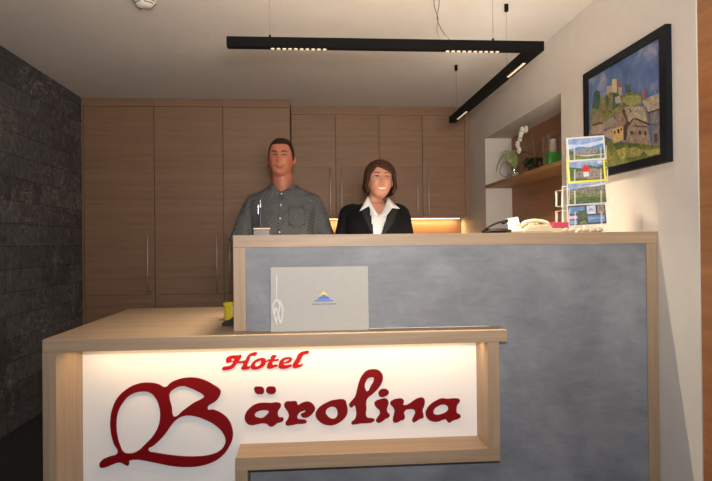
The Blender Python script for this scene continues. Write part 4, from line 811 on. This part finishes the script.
for s in (-1, 1):
    A = [(cx+s*.135, .01, 1.425), (cx+s*.178, .01, 1.405), (cx+s*.212, .01, 1.32), (cx+s*.240, .0, 1.225), (cx+s*.262, -.005, 1.165)]
    P_ = smooth_path(A, 4); tube(bm, P_, [.048+.018*i/(len(P_)-1) for i in range(len(P_))], 18)
me = remesh(bm, 'shirt', .006, 10, .6)
cut_front(me, lambda c: (c.y < .02 and c.z > 1.466 and abs(c.x-cx) < .056*(c.z-1.455)/.055) or c.z > 1.518 or (c.z < 1.172 and abs(c.x-cx) > .215))
gt = me_tree(me)
# creases: gentle folds pressed into the cloth
NRM = [v_.normal.copy() for v_ in me.vertices]
for v_, n_ in zip(me.vertices, NRM):
    nn = noise.noise(Vector((v_.co.x*9, v_.co.y*6, v_.co.z*5+v_.co.x*6)))+.6*noise.noise(Vector((v_.co.x*24, v_.co.y*9, v_.co.z*10)))
    v_.co += n_*.006*nn
shirt = link('shirt', me, shirtM, man); gt = me_tree(me)
sol = shirt.modifiers.new('thickness', 'SOLIDIFY'); sol.thickness = .002; sol.offset = -1
def mp(px, py, k=.00607, x0=281.9, y0=247.0): return ((px-x0)*k*.97+.0*0, 1.15+(y0-.0104*(px-300)-py)*k)
mk = lambda px, py: ((px-356-24.0)*0, 0)
# px->local for the man (front surface about 3.64 m away)
def man_xz(px, py): return ((px-281.5)*.00592+.0045, 1.15+(245.0-py)*.00592)
def flap(name, pts, off, mat, conv, parent, th=.003): return link(name, drape(gt, [conv(*p) for p in pts], off, th, name=name), mat, parent)
collarM = new_mat('grey_collar', (.105, .110, .115), .8)
# collar band round the neck plus two pointed leaves
bm = bmesh.new(); ring = []
for i in range(25):
    a = -2.35+4.7*i/24
    ring.append((cx+math.sin(a)*.068, .022+math.cos(a)*.066*1.0, 1.512+.020*max(0, math.cos(a*.7))))
for i in range(24):
    p, q = ring[i], ring[i+1]
    bm.faces.new([bm.verts.new(c) for c in (p, q, (q[0]*1.0+(q[0]-cx)*.10, q[1]*1.08, q[2]-.034), (p[0]+(p[0]-cx)*.10, p[1]*1.08, p[2]-.034))])
bmesh.ops.remove_doubles(bm, verts=bm.verts, dist=1e-4)
link('collar', from_mods(bm, [('SOLIDIFY', dict(thickness=.004))], 'collar'), shirtM, shirt)
def leaf3(pts3, name, mat, parent, th=.003):
    bm = bmesh.new(); f = bm.faces.new([bm.verts.new(p) for p in pts3]); bmesh.ops.triangulate(bm, faces=[f])
    bmesh.ops.subdivide_edges(bm, edges=bm.edges[:], cuts=2)
    return link(name, from_mods(bm, [('SOLIDIFY', dict(thickness=th, offset=0))], name), mat, parent)
def gy(x, z):
    h = gt.ray_cast(Vector((x, -1, z)), Vector((0, 1, 0))); return h[0].y if h[0] else -.05
def on_g(px, py, conv, off=.006):
    x, z = conv(px, py); return (x, gy(x, z)-off, z)
for s, P4 in ((-1, [(270.5, 184.5), (280.8, 192.0), (277.0, 195.5), (267.0, 188.5)]), (1, [(292.8, 184.5), (281.8, 192.0), (295.0, 193.5), (297.5, 187.5)])):
    q = [on_g(*p, man_xz, .008) for p in P4]; q[0] = (q[0][0], -.045, q[0][2])
    leaf3(q, 'collar_leaf', shirtM, shirt)
flap('placket', [(279.3, 193.5), (283.3, 193.5), (281.6, 236), (277.4, 236)], .0025, shirtM, man_xz, shirt)
btn = new_mat('pearl_button', (.80, .80, .76), .3)
for p in ((281.2, 194.0), (280.6, 205.5), (280.0, 218.8), (279.2, 232.3)):
    x, y, z = on_g(*p, man_xz, .0045); bm = bmesh.new(); tube(bm, [(x, y, z), (x, y-.002, z)], .0052, 14); obj('button', bm, btn, shirt, True)
flap('pocket', [(288, 207), (304, 206), (304, 226), (296, 229), (288, 226)], .003, shirtM, man_xz, shirt, .002)
trouM = new_mat('dark_trousers', (.02, .02, .025), .85)
def trousers(parent, cx, k, mat, name='trousers', w=1.0):
    bm = bmesh.new(); loft(bm, [((cx, .01, .82*k), .175*w, .118), ((cx, .01, .92*k), .178*w, .122), ((cx, .01, 1.0*k), .165*w, .118)], 32, power=2.3)
    for s in (-1, 1):
        x = cx+s*.098*w; tube(bm, [(x-s*.01, .01, .85*k), (x, .005, .66*k), (x+s*.003, 0, .46*k), (x+s*.005, .012, .30*k), (x+s*.005, .015, .085)], [.100*w, .092*w, .074*w, .068, .066], 18)
    return link(name, remesh(bm, name, .008, 6, .5), mat, parent)
def shoes(parent, cx, mat, w=1.0):
    for s in (-1, 1):
        x = cx+s*.107; bm = bmesh.new()
        loft(bm, [((x, .075, .045), .030*w, .043, (1, 0, 0), (0, 0, 1)), ((x, .03, .055), .040*w, .054, (1, 0, 0), (0, 0, 1)), ((x, -.06, .042), .047*w, .040, (1, 0, 0), (0, 0, 1)), ((x+s*.004, -.14, .030), .049*w, .028, (1, 0, 0), (0, 0, 1)), ((x+s*.004, -.185, .022), .030*w, .019, (1, 0, 0), (0, 0, 1))], 20)
        obj('shoe', bm, mat, parent, True)
trousers(man, .008, 1.0, trouM); shoes(man, .008, blackP)

# --- the woman, in the middle of the counter
WX, WY = .39, 3.60
woman, wbody, hm, tree, sk = person('f', (WX, WY, 0), 1.64, 'smiling woman with a brown bob in a black blazer over a white wide-collared blouse',
    dict(head=(.034, -.015, 1.522), yaw=.03, roll=.035, pitch=-.03, cx=.002, sw=.180, zs=1.378, el=.215))
hairW = hair_mat('chestnut_hair', (.020, .008, .004), (.095, .040, .018))
def fr_w(az, z):
    if z is None: return .120
    b = max(0, -z)
    w_ = 1+1.6*b-7*max(0, b-.045)
    return (.096*w_, .104*w_)
def bot_w(az):   # az>0 is image right
    if -.95 < az < 1.02:
        # side parting at image left: the fringe sweeps down to the right
        if az < -.40: return .075-(-.40-az)*.12
        return .075-(az+.40)*.034
    t = min(1, (abs(az)-(1.02 if az > 0 else .95))/.14)
    f = .027 if az > 0 else .009
    return f+(-.083-f)*t-.02*max(0, abs(az)-1.2)/2
hair_shell('hair', hm, woman, hairW, fr_w, bot_w, cols=200, thick=.016)
def w_xz(px, py): return ((px-380.0)*.00565+.036, 1.15+(244.3-py)*.00568)
def torso_w(z_rx, sleeve_r, vox, name, it=8):
    bm = bmesh.new(); loft(bm, [((.002, .005, z), rx, ry) for z, rx, ry in z_rx], 40, power=2.35)
    if sleeve_r:
        for s in (-1, 1):
            A = [(.002+s*.120, .01, 1.342), (.002+s*.160, .01, 1.328), (.002+s*.182, .01, 1.24), (.002+s*.200, .0, 1.15), (.002+s*.215, -.012, 1.06), (.002+s*.207, -.06, .94), (.002+s*.190, -.095, .86)]
            P_ = smooth_path(A, 4); tube(bm, P_, [sleeve_r-.010*i/(len(P_)-1) for i in range(len(P_))], 18)
    return remesh(bm, name, vox, it, .55)
blouseM = new_mat('white_blouse', (.78, .78, .79), .7); blazerM = new_mat('black_blazer', (.004, .004, .005), .85, 0, Specular_IOR_Level=.2)
me = torso_w([(.80, .150, .106), (1.0, .142, .105), (1.12, .148, .112), (1.22, .155, .118), (1.30, .150, .100), (1.345, .118, .080), (1.372, .080, .066), (1.40, .058, .058)], None, .005, 'blouse')
cut_front(me, lambda c: c.y < .02 and c.z > 1.308 and abs(c.x-.016) < .052*(c.z-1.300)/.085 or c.z > 1.402)
gt = me_tree(me); blouse = link('blouse', me, blouseM, woman)
for v_, n_ in zip(me.vertices, [q.normal.copy() for q in me.vertices]): v_.co += n_*.003*noise.noise(v_.co*22)
me = torso_w([(.78, .180, .128), (.90, .176, .126), (1.02, .160, .118), (1.14, .165, .127), (1.22, .174, .132), (1.30, .178, .115), (1.345, .160, .094), (1.370, .110, .078), (1.392, .066, .066)], .049, .006, 'blazer')
def vopen(c):
    if c.y > .0: return False
    z = c.z
    t = (1.372-z)/(1.372-1.19)
    if t < 0: return abs(c.x-.016) < .075
    if t > 1.25: return False
    xl = -.036+t*(.020); xr = .086-t*(.066)
    return xl < c.x < xr
cut_front(me, lambda c: vopen(c) or c.z > 1.388)
for v_, n_ in zip(me.vertices, [q.normal.copy() for q in me.vertices]): v_.co += n_*.005*noise.noise(Vector((v_.co.x*12, v_.co.y*8, v_.co.z*8)))
jt = me_tree(me); blazer = link('blazer', me, blazerM, woman)
sol = blazer.modifiers.new('thickness', 'SOLIDIFY'); sol.thickness = .003; sol.offset = -1
gt = jt
for pts in ([(366.5, 204), (372.2, 233), (371.5, 237), (362, 222), (358.5, 208)], [(389.8, 206), (379.5, 233), (379.5, 237), (391, 224), (397, 210)]):
    q = [on_g(*p, w_xz, .006) for p in pts]
    ymin = {0: q[0][1]}
    flap('lapel', pts, .007, new_mat('black_lapel', (.005, .005, .006), .7), w_xz, blazer, .004)
# blouse collar: two wide pointed leaves lying over the lapels
def cl(pts, ys): 
    out = []
    for p, y in zip(pts, ys):
        x, z = w_xz(*p); out.append((x, y if y is not None else gy(x, z)-.016, z))
    return out
leaf3(cl([(367.0, 195.0), (370.2, 205.0), (375.6, 216.0), (370.5, 215.5), (366.5, 206.0), (357.2, 211.2)], [-.030, -.085, -.128, -.132, None, None]), 'collar_leaf', blouseM, blouse, .003)
leaf3(cl([(387.5, 196.5), (399.2, 208.6), (391.0, 208.0), (384.0, 215.5), (375.6, 216.5), (382.5, 209.0)], [-.030, None, None, -.132, -.128, -.090]), 'collar_leaf', blouseM, blouse, .003)
trousers(woman, .002, .92, trouM, w=.93); shoes(woman, .002, blackP, .85)
